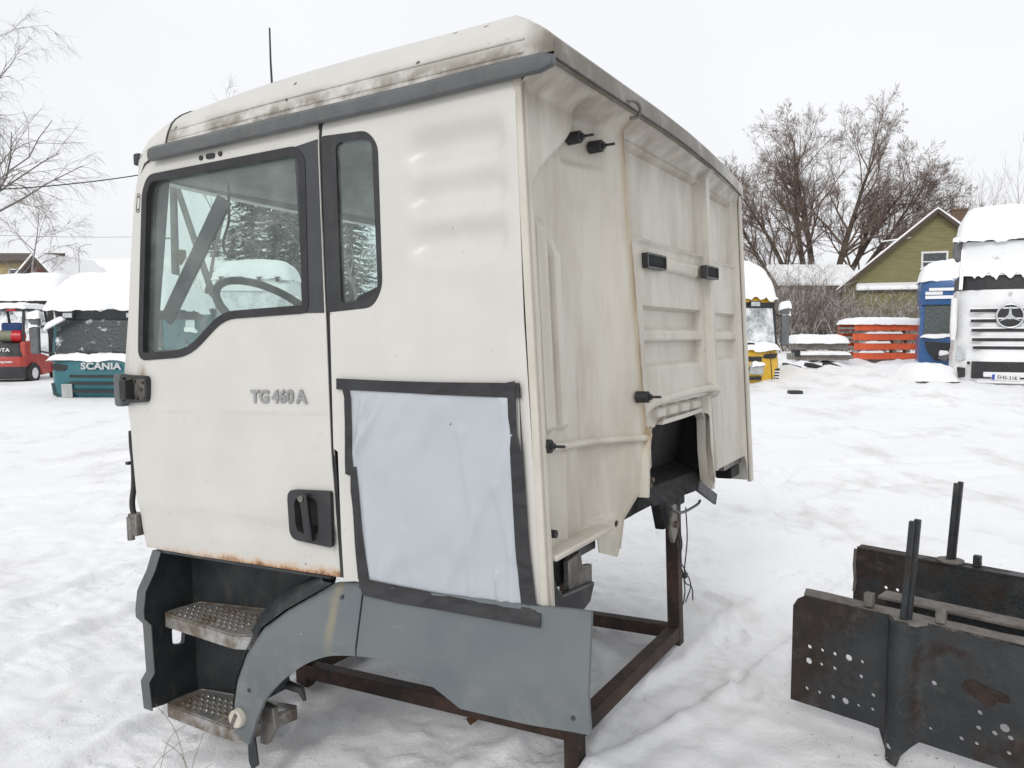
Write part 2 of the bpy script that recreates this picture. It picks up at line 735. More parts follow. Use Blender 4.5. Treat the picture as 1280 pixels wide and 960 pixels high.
CABLE = plain('black_cable', (.02, .02, .02), .5)
GZ = 1.43


def c(u, v, w):
    return Vector((-u, v, w + GZ))


E1 = Vector((-0.8662, 0.4982, -0.0381))
E2 = Vector((0.4987, 0.8668, -0.0034))
E3 = Vector((-0.0313, 0.022, 0.9993))
O0 = Vector((0.0546, 2.1997, 1.4337))
CABM = Matrix(((-E1.x, E2.x, E3.x, 0), (-E1.y, E2.y, E3.y, 0), (-E1.z, E2.z, E3.z, 0), (0, 0, 0, 1)))
CABM.translation = O0 - E3 * GZ
cab = empty('truck_cab', 'stripped cream lorry cab with taped-over side panel, resting on a steel stand', 'truck cab')
cab.rotation_mode = 'QUATERNION'
cab.location = CABM.translation
cab.rotation_quaternion = CABM.to_3x3().to_quaternion()
CW = 2.40                                   # width of the cab


# ---- body side behind the door
QW = rounded([(.728, .719), (.545, .708), (.505, .66), (.508, .23), (.548, .172), (.735, .166)], [.01, .035, .03, .03, .04, .01], 4)


def side_v(u, wv):
    m = sst(u, .055, .10) * (1 - sst(u, .34, .43)) * sst(wv, .27, .31) * (1 - sst(wv, .66, .70))
    t = ((wv - .285) / .135) % 1.0
    wave = .5 - .5 * math.cos(2 * math.pi * t)
    v = m * (.008 + .026 * wave)
    if u < .03:
        v += .005 * ((.03 - u) / .03) ** 2
    if wv > .70:
        v += .012 * ((wv - .70) / .075) ** 2
    if wv < -.55:
        v += .004 * ((-.55 - wv) / .15)
    return v


m = panel([(.728, .78), (.724, .16), (.732, -.267), (.714, -.69), (-.008, -.704), (.022, .115), (.028, .78)], [QW], .017,
          lambda u, wv: c(u, side_v(u, wv), wv), (0, .004, 0))
side = m.build('side_panel', PAINT, cab, 40)
ring = rounded([(.672, .690), (.528, .680), (.526, .208), (.674, .190)], [.025, .03, .04, .02], 4)
panel(QW, [ring], .05, lambda u, wv: c(u, -.001, wv), (0, .02, 0)).build('quarter_window_frame', BLACKP, cab, 35)
m = panel(ring, [], .2, lambda u, wv: c(u, .006, wv), (0, .004, 0))
qw = m.build('quarter_window_glass', QGLASS, cab)
# drip of black sealant bleeding in the window corner
MB().prism([(.53, .19), (.62, .20), (.60, .213), (.528, .235)], lambda a, b: c(a, .003, b), lambda a, b: c(a, .0055, b)).build('sealant', RUBBER, cab)

# ---- door
DO = [(1.545, .776), (1.60, .755), (1.645, .70), (1.668, .63), (1.693, .49), (1.735, .25), (1.782, -.02), (1.778, -.12), (1.772, -.30), (1.752, -.50),
      (1.722, -.685), (1.45, -.69), (1.0, -.69), (.726, -.69), (.734, -.56), (.743, -.267), (.742, .155), (.744, .40), (.742, .776)]
DWIN = rounded([(1.69, .032), (1.674, .185), (1.617, .655), (1.578, .714), (.835, .706), (.80, .66), (.812, .168), (1.21, .166), (1.40, .040)],
               [.05, .02, .03, .05, .05, .02, .03, .06, .08], 5)


def door_v(u, wv):
    v = 0
    if wv < -.45:                       # hem turns in below the swage line
        v += .010 * sst(-wv, .50, .56) + .006 * sst(-wv, .60, .69)
    v -= .006 * bead(wv + .155, .05) * sst(u, .8, .95)
    d = max(0, u - 1.70)
    v += 2.2 * d * d
    if wv > .68:
        v += .012 * ((wv - .68) / .095) ** 2
    # soft depression round the handle
    if wv < -.35 and u < 1.0:
        v += .004 * sst(1.0 - u, 0, .12) * bead(wv + .5, .14)
    return v


door = panel(DO, [DWIN, rounded([(.905, -.43), (.905, -.555), (.775, -.56), (.775, -.425)], .03, 3)], .03,
             lambda u, wv: c(u, door_v(u, wv), wv), (0, .004, 0)).build('door', DOORP, cab, 40)
g1 = inset(DWIN, .028)
panel(DWIN, [g1], .06, lambda u, wv: c(u, door_v(u, wv) - .004, wv), (0, .03, 0)).build('window_seal', RUBBER, door, 35)
panel(inset(g1, -.012), [], .25, lambda u, wv: c(u, .018, wv), (0, .004, 0)).build('window_glass', GLASS, door)
# black pillar cover at the rear of the door window
panel([(.845, .703), (.746, .712), (.747, .166), (.835, .169)], [], .1,
      lambda u, wv: c(u, -.002, wv), (0, .003, 0)).build('pillar_cover', TRIM, door)
# handle: bowl, surround, grip
mh = panel(rounded([(.935, -.41), (.93, -.575), (.745, -.588), (.742, -.405)], [.035, .035, .01, .01], 4),
           [rounded([(.905, -.435), (.90, -.55), (.80, -.555), (.80, -.43)], .03, 4)], .03, lambda u, wv: c(u, -.012, wv), (0, .014, 0))
hd = mh.build('door_handle', BLACKP, door, 35, bevel=.004)
mb = MB()
R0 = rounded([(.905, -.435), (.90, -.55), (.80, -.555), (.80, -.43)], .03, 4)
R1 = inset(R0, .015)
mb.strip([[c(p[0], -.010, p[1]) for p in R0], [c(p[0], .045, p[1]) for p in R1]], True)
mb.add([c(p[0], .045, p[1]) for p in R1], [tuple(range(len(R1)))])
mb.build('handle_bowl', RUBBER, hd, 40) if False else mb.build('handle_bowl', RUBBER, door, 40)
MB().bar(c(.848, -.024, -.42), c(.83, -.022, -.572), .030, .016, (0, -1, 0)).build('handle_grip', BLACKP, door, bevel=.005)
MB().cyl(c(.852, -.030, -.432), c(.852, -.036, -.432), .011, n=12).build('lock_barrel', GALV, door)
# lettering on the door
front_text('TG 460 A', .060, c(.963, -.004, -.104), BADGE, door, .0035, .0022, 1.04, 1.06)
# two plugs and a slotted cap above the window, oval cap on the front pillar
mb = MB()
mb.cyl(c(1.292, .004, .733), c(1.292, -.002, .733), .0085, n=12)
mb.build('plug', RUBBER, door)
mb = MB()
mb.cyl(c(1.194, .004, .733), c(1.194, -.002, .733), .0085, n=12)
mb.build('plug', RUBBER, door)
panel(rounded([(1.264, .742), (1.264, .724), (1.222, .723), (1.222, .741)], .008, 3), [], .1, lambda u, wv: c(u, -.002, wv), (0, .004, 0)).build('plug', RUBBER, door)
ov = rounded([(1.648, .655), (1.662, .585), (1.640, .58), (1.628, .65)], .012, 3)
panel(ov, [inset(ov, .0035)], .1, lambda u, wv: c(u, -.001, wv), (0, .002, 0)).build('pillar_cap', GALV, door)
MB().cyl(c(1.640, 0, .64), c(1.640, -.002, .64), .004, n=8).build('screw', BOLTM, door)
MB().cyl(c(1.648, 0, .594), c(1.648, -.002, .594), .004, n=8).build('screw', BOLTM, door)
# dark rubber gap between door and body
panel([(.7455, .765), (.727, .765), (.723, .16), (.731, -.267), (.713, -.685), (.729, -.685), (.745, -.267), (.744, .16)], [], .3, lambda u, wv: c(u, .0055, wv), (0, .012, 0)).build('door_gap_seal', RUBBER, cab)

# ---- mirror foot and hinges on the front edge of the door
hb = panel(rounded([(1.76, -.022), (1.765, -.125), (1.632, -.118), (1.628, -.03)], .015, 3), [circle(1.73, -.075, .012)], .05,
           lambda u, wv: c(u, -.012, wv), (0, .016, 0)).build('mirror_foot', GALV, cab, 35, bevel=.003)
rim = MB()
ri = rounded([(1.77, -.018), (1.775, -.130), (1.626, -.122), (1.622, -.026)], .018, 3)
panel(ri, [inset(ri, .010)], .1, lambda u, wv: c(u, -.022, wv), (0, .022, 0)).build('foot_rim', BLACKP, hb, 35)
MB().box(c(1.725, -.03, -.075), (.035, .045, .075)).build('foot_socket', RUBBER, hb, bevel=.005)
MB().box(c(1.792, -.006, -.078), (.045, .045, .125)).build('foot_cover', RAILM, hb, bevel=.012, seg=3)
for k, (a, b) in enumerate([(1.70, -.045), (1.655, -.05), (1.65, -.105), (1.69, -.108), (1.665, -.075)]):
    MB().cyl(c(a, -.010, b), c(a, -.018, b), .006, n=8).build('bolt', BOLTM, hb)
lh = MB().box(c(1.775, .02, -.60), (.05, .05, .085)).build('lower_hinge', GALV, cab, bevel=.004)
MB().cyl(c(1.79, .0, -.66), c(1.79, .0, -.57), .014, n=10).build('hinge_pin', GALV, lh)
MB().tube(spline([c(1.785, .02, -.24), c(1.80, .03, -.30), c(1.795, .03, -.36), c(1.80, .03, -.45), c(1.802, .02, -.52), c(1.79, .02, -.565), c(1.75, .03, -.57)], 6), .011, 8).build('door_cable', CABLE, cab, 60)
MB().box(c(1.815, .025, -.365), (.02, .02, .012)).build('cable_clip', CABLE, cab)


# ---- front: pillars, windscreen, cowl, bulkhead
def us(wv):
    return 1.783 - .194 * (min(wv, .9) + .024)


def ufront(v, wv):
    if v > CW / 2:
        v = CW - v
    a = min(v, .12) / .12
    u = us(wv) + .07 * (1 - (1 - a) ** 2)
    if v > .12:
        u += .09 * (1 - ((1.2 - v) / 1.08) ** 2)
    return u


for s in (0, 1):
    rows = []
    inner = []
    for k in range(15):
        wv = -.14 + k * (.92 / 14)
        r = []
        r2 = []
        for v in (.004, .012, .026, .045, .07, .095, .12):
            vv = CW - v if s else v
            r.append(c(ufront(v, wv), vv, wv))
            r2.append(c(ufront(v, wv) - .045 - .02 * (v > .03), vv + (.03 if not s else -.03) * (1 if v < .06 else 0), wv))
        rows.append(r + r2[::-1])
    MB().rings(rows).build('front_pillar', PAINT if s == 0 else PAINT, cab, 50)
    tr = []
    for k in range(8):
        wv = .02 + k * .1
        cc = [(-.075, .05), (-.075, .12), (-.055, .125), (-.052, .05)]
        tr.append([c(ufront(.06, wv) + a, (CW - b if s else b), wv) for a, b in cc])
    MB().rings(tr).build('pillar_trim', GREYTRIM, cab, 40)
rows = []
for k in range(9):
    wv = .05 + k * (.70 / 8)
    rows.append([c(ufront(.115 + j * (CW - .23) / 24, wv) - .008, .115 + j * (CW - .23) / 24, wv) for j in range(25)])
MB().strip(rows).build('windscreen', WGLASS, cab, 60)
rows = []
for wv, off in ((.075, .004), (.05, .006), (-.02, .004), (-.14, -.01), (-.14, -.06), (.03, -.06)):
    rows.append([c(ufront(.02 + j * (CW - .04) / 24, wv) + off, .02 + j * (CW - .04) / 24, wv) for j in range(25)])
MB().strip(rows).build('cowl', PAINT, cab, 40)
rows = []
for wv, off in ((.735, .006), (.80, -.002), (.80, -.05), (.72, -.05), (.72, .0)):
    rows.append([c(ufront(.02 + j * (CW - .04) / 24, wv) + off, .02 + j * (CW - .04) / 24, wv) for j in range(25)])
MB().strip(rows).build('windscreen_header', PAINT, cab, 40)
bulk = panel([(.06, -.10), (.06, -.66), (.5, -.66), (.62, -.40), (CW - .62, -.40), (CW - .5, -.66), (CW - .06, -.66), (CW - .06, -.10)],
             [circle(.35, -.25, .05, 12), circle(1.9, -.3, .07, 12)], .05,
             lambda v, wv: c(1.66 + .015 * bead((v * 3.3) % 1 - .5, .12), v, wv), (.004, 0, 0)).build('bulkhead', PAINT, cab, 40)
mb = MB()
for k in range(2):
    mb.tube(spline([c(1.80, .5 + k * .5, .09), c(1.80 + .03, .9 + k * .5, .12), c(1.80, 1.25 + k * .5, .20)], 4), .008, 5)
# marker lamp on the front roof edge
MB().box(c(1.665, .03, .785), (.03, .04, .045)).build('marker_lamp', BLACKP, cab, bevel=.008)

# ---- roof
RP = [(.0, .812), (.005, .835), (.012, .862), (.028, .903), (.045, .928), (.07, .952), (.11, .98), (.19, 1.012), (.33, 1.04), (.6, 1.07), (.9, 1.085), (1.2, 1.09)]


def roofrow(fu, mz, base, bz=.812):
    near, far = [], []
    for v, wv in RP:
        h = (wv - .812) * mz + base
        near.append(c(fu(v), v, h))
        far.append(c(fu(v), CW - v, h))
    return near + far[-2::-1]


def rearlip(v):
    return -.094 + .098 * max(0, (v - .9) / 1.45) ** 1.6


def rlim(u):
    T = [(-.094, .852), (-.08, .866), (-.06, .884), (-.03, .908), (0, .930), (.05, .972), (.1, 1.01), (.2, 1.065), (.3, 1.095), (.4, 1.2)]
    if u <= T[0][0]:
        return T[0][1]
    for (a, p), (b, q) in zip(T[:-1], T[1:]):
        if u <= b:
            return p + (q - p) * (u - a) / (b - a)
    return 2.0


def smin(a, b, k=.014):
    h = max(0, min(1, .5 + .5 * (b - a) / k))
    return b + (a - b) * h - k * h * (1 - h)


rows = []


def rear_row(du, w_fix=None):
    L = []
    full = [(v, wv) for v, wv in RP] + [(CW - v, wv) for v, wv in RP[-2::-1]]
    for v, wv in full:
        off = rearlip(v) - rearlip(0)
        u = -.094 + du + off * (1 - sst(du, 0, .5))
        h = w_fix if w_fix is not None else smin(wv, rlim(-.094 + du))
        L.append(c(u, v, h))
    return L


rows.append(rear_row(.03, .800))
rows.append(rear_row(.002, .800))
rows.append(rear_row(.0, .806))
rows.append(rear_row(.0, .836))
for du in (.0, .006, .014, .034, .064, .094, .13, .17, .21, .25, .30, .36, .44):
    rows.append(rear_row(du))
for u, mz in ((.4, 1.0), (.6, 1.01), (.8, 1.0), (.95, .985), (1.1, .955), (1.2, .925), (1.3, .89), (1.4, .845), (1.468, .81)):
    rows.append(roofrow(lambda v: u, mz, .812))
ro = MB().strip(rows).build('roof', ROOFP, cab, 40)
# raised weld line along the roof side, running just above the moulding
mb = MB()
for wv, vv in ((.868, .011), (.829, .002)):
    mb.tube([c(u, vv + .0016 + .006 * (u > 1.3) * (u - 1.3), .812 + (wv - .812) * (1 if u < .95 else (.985 if u < 1.1 else .90)) - (.006 if u > 1.25 else 0)) for u in (.0, .2, .5, .8, 1.0, 1.2, 1.4, 1.46)], .0032, 6)
mb.build('roof_bead', ROOFP, ro, 60)
rows = []
for f, mz, base in ((0.0, .81, .812), (.15, .765, .812), (.3, .71, .81), (.5, .62, .805), (.7, .50, .80), (.85, .36, .79), (.95, .20, .782), (1.0, .06, .775), (1.0, -.02, .765)):
    near = [c(1.474 + (ufront(v, .765) + .004 - 1.474) * f, v, (wv - .812) * mz + base) for v, wv in RP]
    far = [Vector((p.x, CW - p.y, p.z)) for p in near]
    rows.append(near + far[-2::-1])
MB().strip(rows).build('roof_front', PAINT, cab, 40)
# cheek that closes the gap between the roof front and the door frame
mb = MB()
mb.strip([[c(1.47, -.002, .815), c(1.545, -.002, .806), c(1.60, .0, .795), c(1.637, .004, .775)], [c(1.47, -.002, .77), c(1.545, -.002, .776), c(1.60, .0, .757), c(1.645, .004, .70)]])
mb.build('roof_cheek', PAINT, cab, 50)
MB().tube([c(1.471, v - .001, (wv - .812) * .81 + .812) for v, wv in RP], .0035, 6).build('roof_seam', RUBBER, cab, 60)
# grey moulding over door and side
mb = MB()
prof = [(-.004, .755), (-.026, .757), (-.029, .776), (-.024, .797), (-.002, .812), (.01, .79)]
rows = [[c(u, a, b + .004 * (u < .3)) for a, b in prof] for u in (1.545, 1.2, .8, .4, .1, -.06)]
rows.append([c(-.098, a * .8, .768 + (b - .750) * .55) for a, b in prof])
MB().rings(rows).build('roof_moulding', RAILM, cab, 40, bevel=.003)
# far side moulding
rows = [[c(u, CW - a, b) for a, b in prof] for u in (1.545, .12)]
MB().rings(rows).build('roof_moulding', RAILM, cab, 40)
# antenna
MB().tube([c(1.19, .25, .99), c(1.19, .25, 1.03)], [.016, .010], 8).build('antenna_base', RUBBER, cab, 60)
MB().tube([c(1.19, .25, 1.02), c(1.192, .25, 1.12), c(1.19, .25, 1.238)], [.0042, .0036, .003], 6).build('antenna', BLACKP, cab, 60)

# ---- rear wall, pressed sheet
RW = [(.026, .85), (.026, -.70), (.07, -.70), (.072, -.567), (.488, -.562), (.497, -.652), (.600, -.690), (.615, -.66), (.632, -.56), (.69, -.49), (.784, -.468),
      (.88, -.455), (.928, -.42), (.932, -.31), (.955, -.278), (1.0, -.285), (1.04, -.265), (1.60, -.262), (1.648, -.30), (1.65, -.44), (1.695, -.64), (1.755, -.645), (1.775, -.565),
      (2.30, -.565), (2.31, -.70), (2.374, -.70), (2.374, .85)]


def ubase(wv):
    return .025 - .025 * (.79 - wv)


def box2(x, y, x0, x1, y0, y1, s):
    return sst(x, x0 - s, x0 + s) * (1 - sst(x, x1 - s, x1 + s)) * sst(y, y0 - s, y0 + s) * (1 - sst(y, y1 - s, y1 + s))


BEADS = [([(.18, -.30), (.16, -.55)], .02, -.009), ([(.27, -.30), (.25, -.55)], .02, -.009)]
ARCH = [(.715, -.50), (.735, -.34), (.79, -.25), (.88, -.188), (1.52, -.168), (1.69, -.19), (1.745, -.287), (1.77, -.56)]


def rear_u(v, wv):
    vr = .655 + .085 * (.86 - wv)
    vr2 = 1.665
    vb = .075 + .28 * sst(wv, .47, .735)
    u = ubase(wv)
    u += .052 * sst(v, vb - .004, vb + .016) * (1 - sst(v, vr - .34, vr - .015))
    u += -.040 * sst(v, vr - .18, vr - .004) * (1 - sst(v, vr2 + .020, vr2 + .032))
    u += .028 * sst(v, vr + .008, vr + .020) * (1 - sst(v, vr2 - .045, vr2 - .035))
    u += .018 * sst(v, vr2 + .03, vr2 + .04) * (1 - sst(v, 2.295, 2.305))
    f = 0
    # sunken field round the upper buffers
    f += .012 * box2(v, wv, .37, .57, .62, .735, .018)
    # upright pressings of the corner column
    tp = sst(wv, -.222, -.205)
    f += -.019 * sst(v, .118, .127) * (1 - sst(v, .190, .199)) * tp * (1 - sst(wv, .38, .43))
    f += -.017 * sst(v, .230, .238) * (1 - sst(v, .280, .289)) * tp * (1 - sst(wv, .30, .38))
    for x0, x1, y0, y1 in ((.765, 1.585, .422, .735), (1.80, 2.25, .425, .735)):
        d = max(x0 - v, v - x1, y0 - wv, wv - y1)
        f += .015 * (1 - sst(d, -.008, .0)) - .008 * (1 - sst(abs(d - .009), .003, .009))
    for y0, y1 in ((.088, .170), (-.048, .045)):
        for x0, x1, k in ((.86, 1.555, 1.0), (1.80, 2.25, .8)):
            f += k * .025 * sst(v, x0 - .008, x0 + .004) * (1 - sst(v, x1 - .004, x1 + .008)) * sst(wv, y0 - .006, y0 + .014) * (1 - sst(wv, y1 - .004, y1 + .004))
    f += -.015 * box2(v, wv, 1.085, 1.49, .318, .368, .004)
    for pl, wd, amp in BEADS:
        if abs(v - pl[0][0]) < .3:
            d = pdist(v, wv, pl)
            if d < wd * 3:
                f += amp * bead(d, wd)
    if .77 < v < 1.72 and wv < -.20:
        d = pdist(v, wv, ARCH)
        f += .026 * sst(d, .010, .020)
        for k in range(4):
            f += -.014 * box2(v, wv, .99 + .15 * k, 1.10 + .15 * k, -.252, -.210, .004)
    # lower corner: recessed field with a welded-on pocket
    if wv < -.27:
        f += .014 * sst(v, .374, .382) * (1 - sst(v, .50 + .2 * (wv + .55), .62 + .2 * (wv + .55))) * (1 - sst(wv, -.305, -.29)) * sst(wv, -.552, -.54)
    u += 1.3 * f
    t = sst(wv, .750, .825)
    return u + (rearlip(v) + .010 - u) * t * (1 if v > .36 else .75)


def pressed(path, hw, h, name, mat, parent, taper=0):
    """rolled bead following a path on the rear wall"""
    P = [(q.x, q.y) for q in spline([(a_, b_, 0) for a_, b_ in path], 5)]
    rows = []
    for i, (v, wv) in enumerate(P):
        p0, p1 = P[max(0, i - 1)], P[min(len(P) - 1, i + 1)]
        t_ = Vector((p1[0] - p0[0], p1[1] - p0[1])).normalized()
        n_ = Vector((-t_.y, t_.x))
        k = min(1, i / 3, (len(P) - 1 - i) / 3) if taper else 1
        uu = rear_u(v - n_.x * hw, wv - n_.y * hw)
        u2 = rear_u(v + n_.x * hw, wv + n_.y * hw)
        um = min(uu, u2)
        rows.append([c(uu + .004, v - n_.x * hw, wv - n_.y * hw), c(um - h * .8 * k, v - n_.x * hw * .72, wv - n_.y * hw * .72), c(um - h * k, v - n_.x * hw * .35, wv - n_.y * hw * .35),
                     c(um - h * k, v + n_.x * hw * .35, wv + n_.y * hw * .35), c(um - h * .8 * k, v + n_.x * hw * .72, wv + n_.y * hw * .72), c(u2 + .004, v + n_.x * hw, wv + n_.y * hw)])
    return MB().strip(rows).build(name, mat, parent, 60)


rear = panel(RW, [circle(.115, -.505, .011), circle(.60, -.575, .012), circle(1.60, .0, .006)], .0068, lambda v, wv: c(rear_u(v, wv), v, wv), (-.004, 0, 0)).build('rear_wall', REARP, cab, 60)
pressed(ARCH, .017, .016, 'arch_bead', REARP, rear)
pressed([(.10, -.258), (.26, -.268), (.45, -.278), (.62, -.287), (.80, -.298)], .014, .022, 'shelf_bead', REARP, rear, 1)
# rolled flange where side and rear wall meet
rows = []
for k in range(16):
    wv = -.704 + k * (1.484 / 15)
    ue = -.010 + .038 * (wv + .704) / 1.484
    ub = ubase(wv)
    rows.append([c(ue + .006, .0020, wv), c(ue - .002, .0035, wv), c(ub - .009, .008, wv), c(ub - .010, .014, wv), c(ub - .002, .019, wv), c(ub - .001, .032, wv), c(ub - .009, .036, wv), c(ub - .009, .043, wv), c(ub + .002, .047, wv), c(ub + .006, .058, wv)])
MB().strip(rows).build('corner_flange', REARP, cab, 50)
# turned rim along the lower edge and the corner flap
mb = MB()
mb.bar(c(ubase(-.565) + .028, .075, -.566), c(ubase(-.565) + .028, .49, -.562), .080, .018)
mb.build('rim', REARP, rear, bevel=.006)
mb = MB()
ap = [(.612, -.66), (.632, -.56), (.69, -.49), (.784, -.468), (.88, -.455), (.93, -.42), (.934, -.31), (.957, -.278)]
for p, q in zip(ap[:-1], ap[1:]):
    pass
rows = []
for k, p in enumerate(ap):
    uu = rear_u(p[0] - .01, p[1] + .01)
    rows.append([c(uu + .002, p[0], p[1]), c(uu - .007, p[0] - .003, p[1] + .003), c(uu - .007, p[0] + .003, p[1] - .003), c(uu + .035, p[0] + .004, p[1] - .004)])
mb.rings(rows)
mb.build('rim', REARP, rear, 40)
mb = MB()
ap = [(1.04, -.267), (1.3, -.265), (1.60, -.264), (1.648, -.30), (1.650, -.44), (1.695, -.64)]
rows = []
for p in ap:
    uu = rear_u(min(1.6, p[0]), -.25)
    rows.append([c(uu + .004, p[0] + .002, p[1] + .004), c(uu - .008, p[0] + .006, p[1] + .008), c(uu - .008, p[0] - .008, p[1] - .010), c(uu + .03, p[0] - .008, p[1] - .010)])
mb.rings(rows)
mb.build('rim', REARP, rear, 40)
# spot-welded torn lip with bolts
for v, wv in ((.80, -.435), (.765, -.458), (.745, -.475)):
    MB().cyl(c(rear_u(v, wv) - .004, v, wv + .012), c(rear_u(v, wv) - .014, v, wv + .012), .010, n=6).build('bolt', BOLTM, rear)
MB().cyl(c(.03, .115, -.505), c(.0, .115, -.505), .012, n=10).build('plug', RUBBER, rear, 50)
# rubber buffers with studs
for v, wv in ((.428, .698), (.530, .686), (.690, -.147), (.085, -.247)):
    uu = rear_u(v, wv) - .006
    b = MB().cyl(c(uu + .004, v, wv), c(uu - .042, v, wv), .021, .020, 14).build('buffer', RUBBER, rear, 50, bevel=.003)
    mb = MB().cyl(c(uu - .040, v, wv), c(uu - .052, v, wv), .011, n=6)
    mb.cyl(c(uu - .05, v, wv), c(uu - .085, v, wv), .0045, n=8)
    mb.build('stud', BLACKP, b, 50)
# two louvred vents
for v0, v1 in ((.862, 1.065), (1.505, 1.69)):
    uu = min(rear_u(v0 + (v1 - v0) * q / 6, .34) for q in range(7))
    cu = uu - .016
    F = rounded([(v0, .368), (v1, .370), (v1, .314), (v0, .312)], .008, 3)
    vent = panel(F, [inset(F, .007)], .2, lambda a, b: c(cu - .008, a, b), (-.030, 0, 0)).build('vent', BLACKP, rear, 40)
    MB().add([c(cu + .012, *p) for p in inset(F, .005)], [tuple(range(len(F)))]).build('vent_back', RUBBER, vent)
    for k in range(6):
        zz = .3225 + k * .0076
        MB().prism([(-.006, zz + .0026), (-.003, zz + .0026), (.008, zz - .0016), (.004, zz - .0026)], lambda a, b: c(cu + a, v0 + .005, b), lambda a, b: c(cu + a, v1 - .005, b)).build('louvre', RAILM, vent)
# drip hook under the roof edge
MB().tube(spline([c(-.09, .52, .815), c(-.110, .55, .812), c(-.114, .575, .795), c(-.10, .585, .775), c(-.08, .57, .77)], 4), .006, 6).build('drip_hook', GALV, rear, 60)
MB().tube([c(-.093, v, .797 + .028 * math.sin(math.pi * min(v, CW - v) / 2.4)) for v in ()] or [c(rearlip(v) + .003, v, .797) for v in (.02, .2, .4, .6, .9, 1.2, 1.6, 1.9, 2.1, 2.36)], .0035, 6).build('roof_edge_seal', RUBBER, rear, 60)

# ---- far side
FD = [(CW - .0, 0)]
FW = rounded([(1.66, .06), (1.60, .70), (.83, .70), (.83, .18), (1.21, .17), (1.40, .05)], .04, 4)
panel([(1.545, .776), (1.64, .70), (1.782, -.02), (1.722, -.685), (.742, -.69), (.742, .776)], [FW], .12, lambda u, wv: c(u, CW, wv), (0, -.004, 0)).build('door', PAINT, cab, 40)
panel(FW, [], .3, lambda u, wv: c(u, CW - .015, wv), (0, -.004, 0)).build('far_window_glass', GLASS, cab)
panel([(.735, .78), (.735, -.69), (-.008, -.704), (.028, .78)], [rounded([(.70, .70), (.52, .70), (.52, .18), (.70, .18)], .03)], .12, lambda u, wv: c(u, CW - side_v(u, wv), wv), (0, -.004, 0)).build('side_panel', PAINT, cab, 40)
panel(rounded([(.70, .70), (.52, .70), (.52, .18), (.70, .18)], .03), [], .3, lambda u, wv: c(u, CW - .012, wv), (0, -.004, 0)).build('far_quarter_glass', QGLASS, cab)

# ---- interior
rows = []
for u, wv in ((.07, .70), (.3, .735), (.9, .745), (1.35, .742), (1.50, .728), (1.62, .724), (1.66, .75)):
    rows.append([c(u, .03 + k * (CW - .06) / 12, wv - .012 * abs(k - 6) / 6) for k in range(13)])
MB().strip(rows).build('headliner', GREYTRIM, cab, 60)
MB().box(c(1.57, .90, .722), (.03, .10, .03)).build('visor_clip', DARKTRIM, cab, bevel=.006)
mb = MB()
dp = [(1.33, -.52), (1.30, -.08), (1.36, -.01), (1.50, .035), (1.70, .045), (1.70, -.52)]
mb.prism(dp, lambda a, b: c(a, .07, b), lambda a, b: c(a, CW - .07, b))
mb.build('dashboard', DARKTRIM, cab, 35, bevel=.02)
MB().span(c(.22, .07, -.50), c(1.62, CW - .07, -.545)).build('floor', DARKTRIM, cab)
panel([(1.62, -.60), (1.66, .0), (1.40, .02), (1.22, .13), (.78, .13), (.78, -.60)], [], .4, lambda u, wv: c(u, .055, wv), (0, .01, 0)).build('door_trim', DARKTRIM, cab)
panel([(.08, -.19), (CW - .08, -.19), (CW - .08, .70), (.08, .70)], [], .4, lambda v, wv: c(.095, v, wv), (-.01, 0, 0)).build('rear_trim', GREYTRIM, cab)
panel([(.10, -.5), (.10, .72), (.50, .72), (.50, .15), (.74, .13), (.74, -.5)], [], .4, lambda u, wv: c(u, .035, wv), (0, .008, 0)).build('side_trim', GREYTRIM, cab)
# steering wheel
mb = MB()
ctr = Vector((1.45, .45, .205))
a = math.radians(40)
ax1 = Vector((math.cos(a), 0, math.sin(a)))
ax2 = Vector((0, 1, 0))
pts = [ctr + (ax1 * math.cos(q) + ax2 * math.sin(q)) * .235 for q in [2 * math.pi * k / 32 for k in range(33)]]
sw = MB().tube([c(*p) for p in pts], .0165, 10, False).build('steering_wheel', DARKTRIM, cab, 80)
nrm = ax1.cross(ax2)
hubc = ctr - Vector((nrm.x, nrm.y, nrm.z)) * (.05 if nrm.z > 0 else -.05)
MB().cyl(c(*hubc), c(*(hubc + (ctr - hubc) * .6)), .085, .07, 16).build('wheel_hub', DARKTRIM, sw, 50, bevel=.01)
for q in (math.radians(100), math.radians(260), math.radians(180)):
    p = ctr + (ax1 * math.cos(q) + ax2 * math.sin(q)) * .23
    MB().bar(c(*hubc), c(*p), .04, .014).build('spoke', DARKTRIM, sw, bevel=.004)
MB().cyl(c(*hubc), c(1.56, .45, -.15), .035, .045, 10).build('steering_column', DARKTRIM, cab, 60)
# loose pillar trim leaning behind the door glass, dangling cable
A, B = Vector((1.365, .15, .612)), Vector((1.70, .13, .19))
dd = (B - A).normalized()
MB().add(*(lambda p0, p1: ([c(*(p0 + Vector((.028, 0, .028)))), c(*(p0 - Vector((.035, 0, .01)))), c(*(p1 - Vector((.028, 0, .022)))), c(*(p1 + Vector((.022, 0, .018)))),
                            c(*(p0 + Vector((.028, .012, .028)))), c(*(p0 - Vector((.035, -.012, .01)))), c(*(p1 - Vector((.028, -.012, .022)))), c(*(p1 + Vector((.022, .012, .018))))],
                           [(0, 1, 2, 3), (7, 6, 5, 4), (0, 4, 5, 1), (1, 5, 6, 2), (2, 6, 7, 3), (3, 7, 4, 0)]))(A, B)).build('loose_trim_strip', DARKTRIM, cab)
MB().tube(spline([c(1.50, .30, .74), c(1.505, .30, .64), c(1.51, .30, .57), c(1.545, .30, .50), c(1.54, .30, .455), c(1.515, .30, .437)], 6), .0055, 6).build('dangling_cable', CABLE, cab, 60)
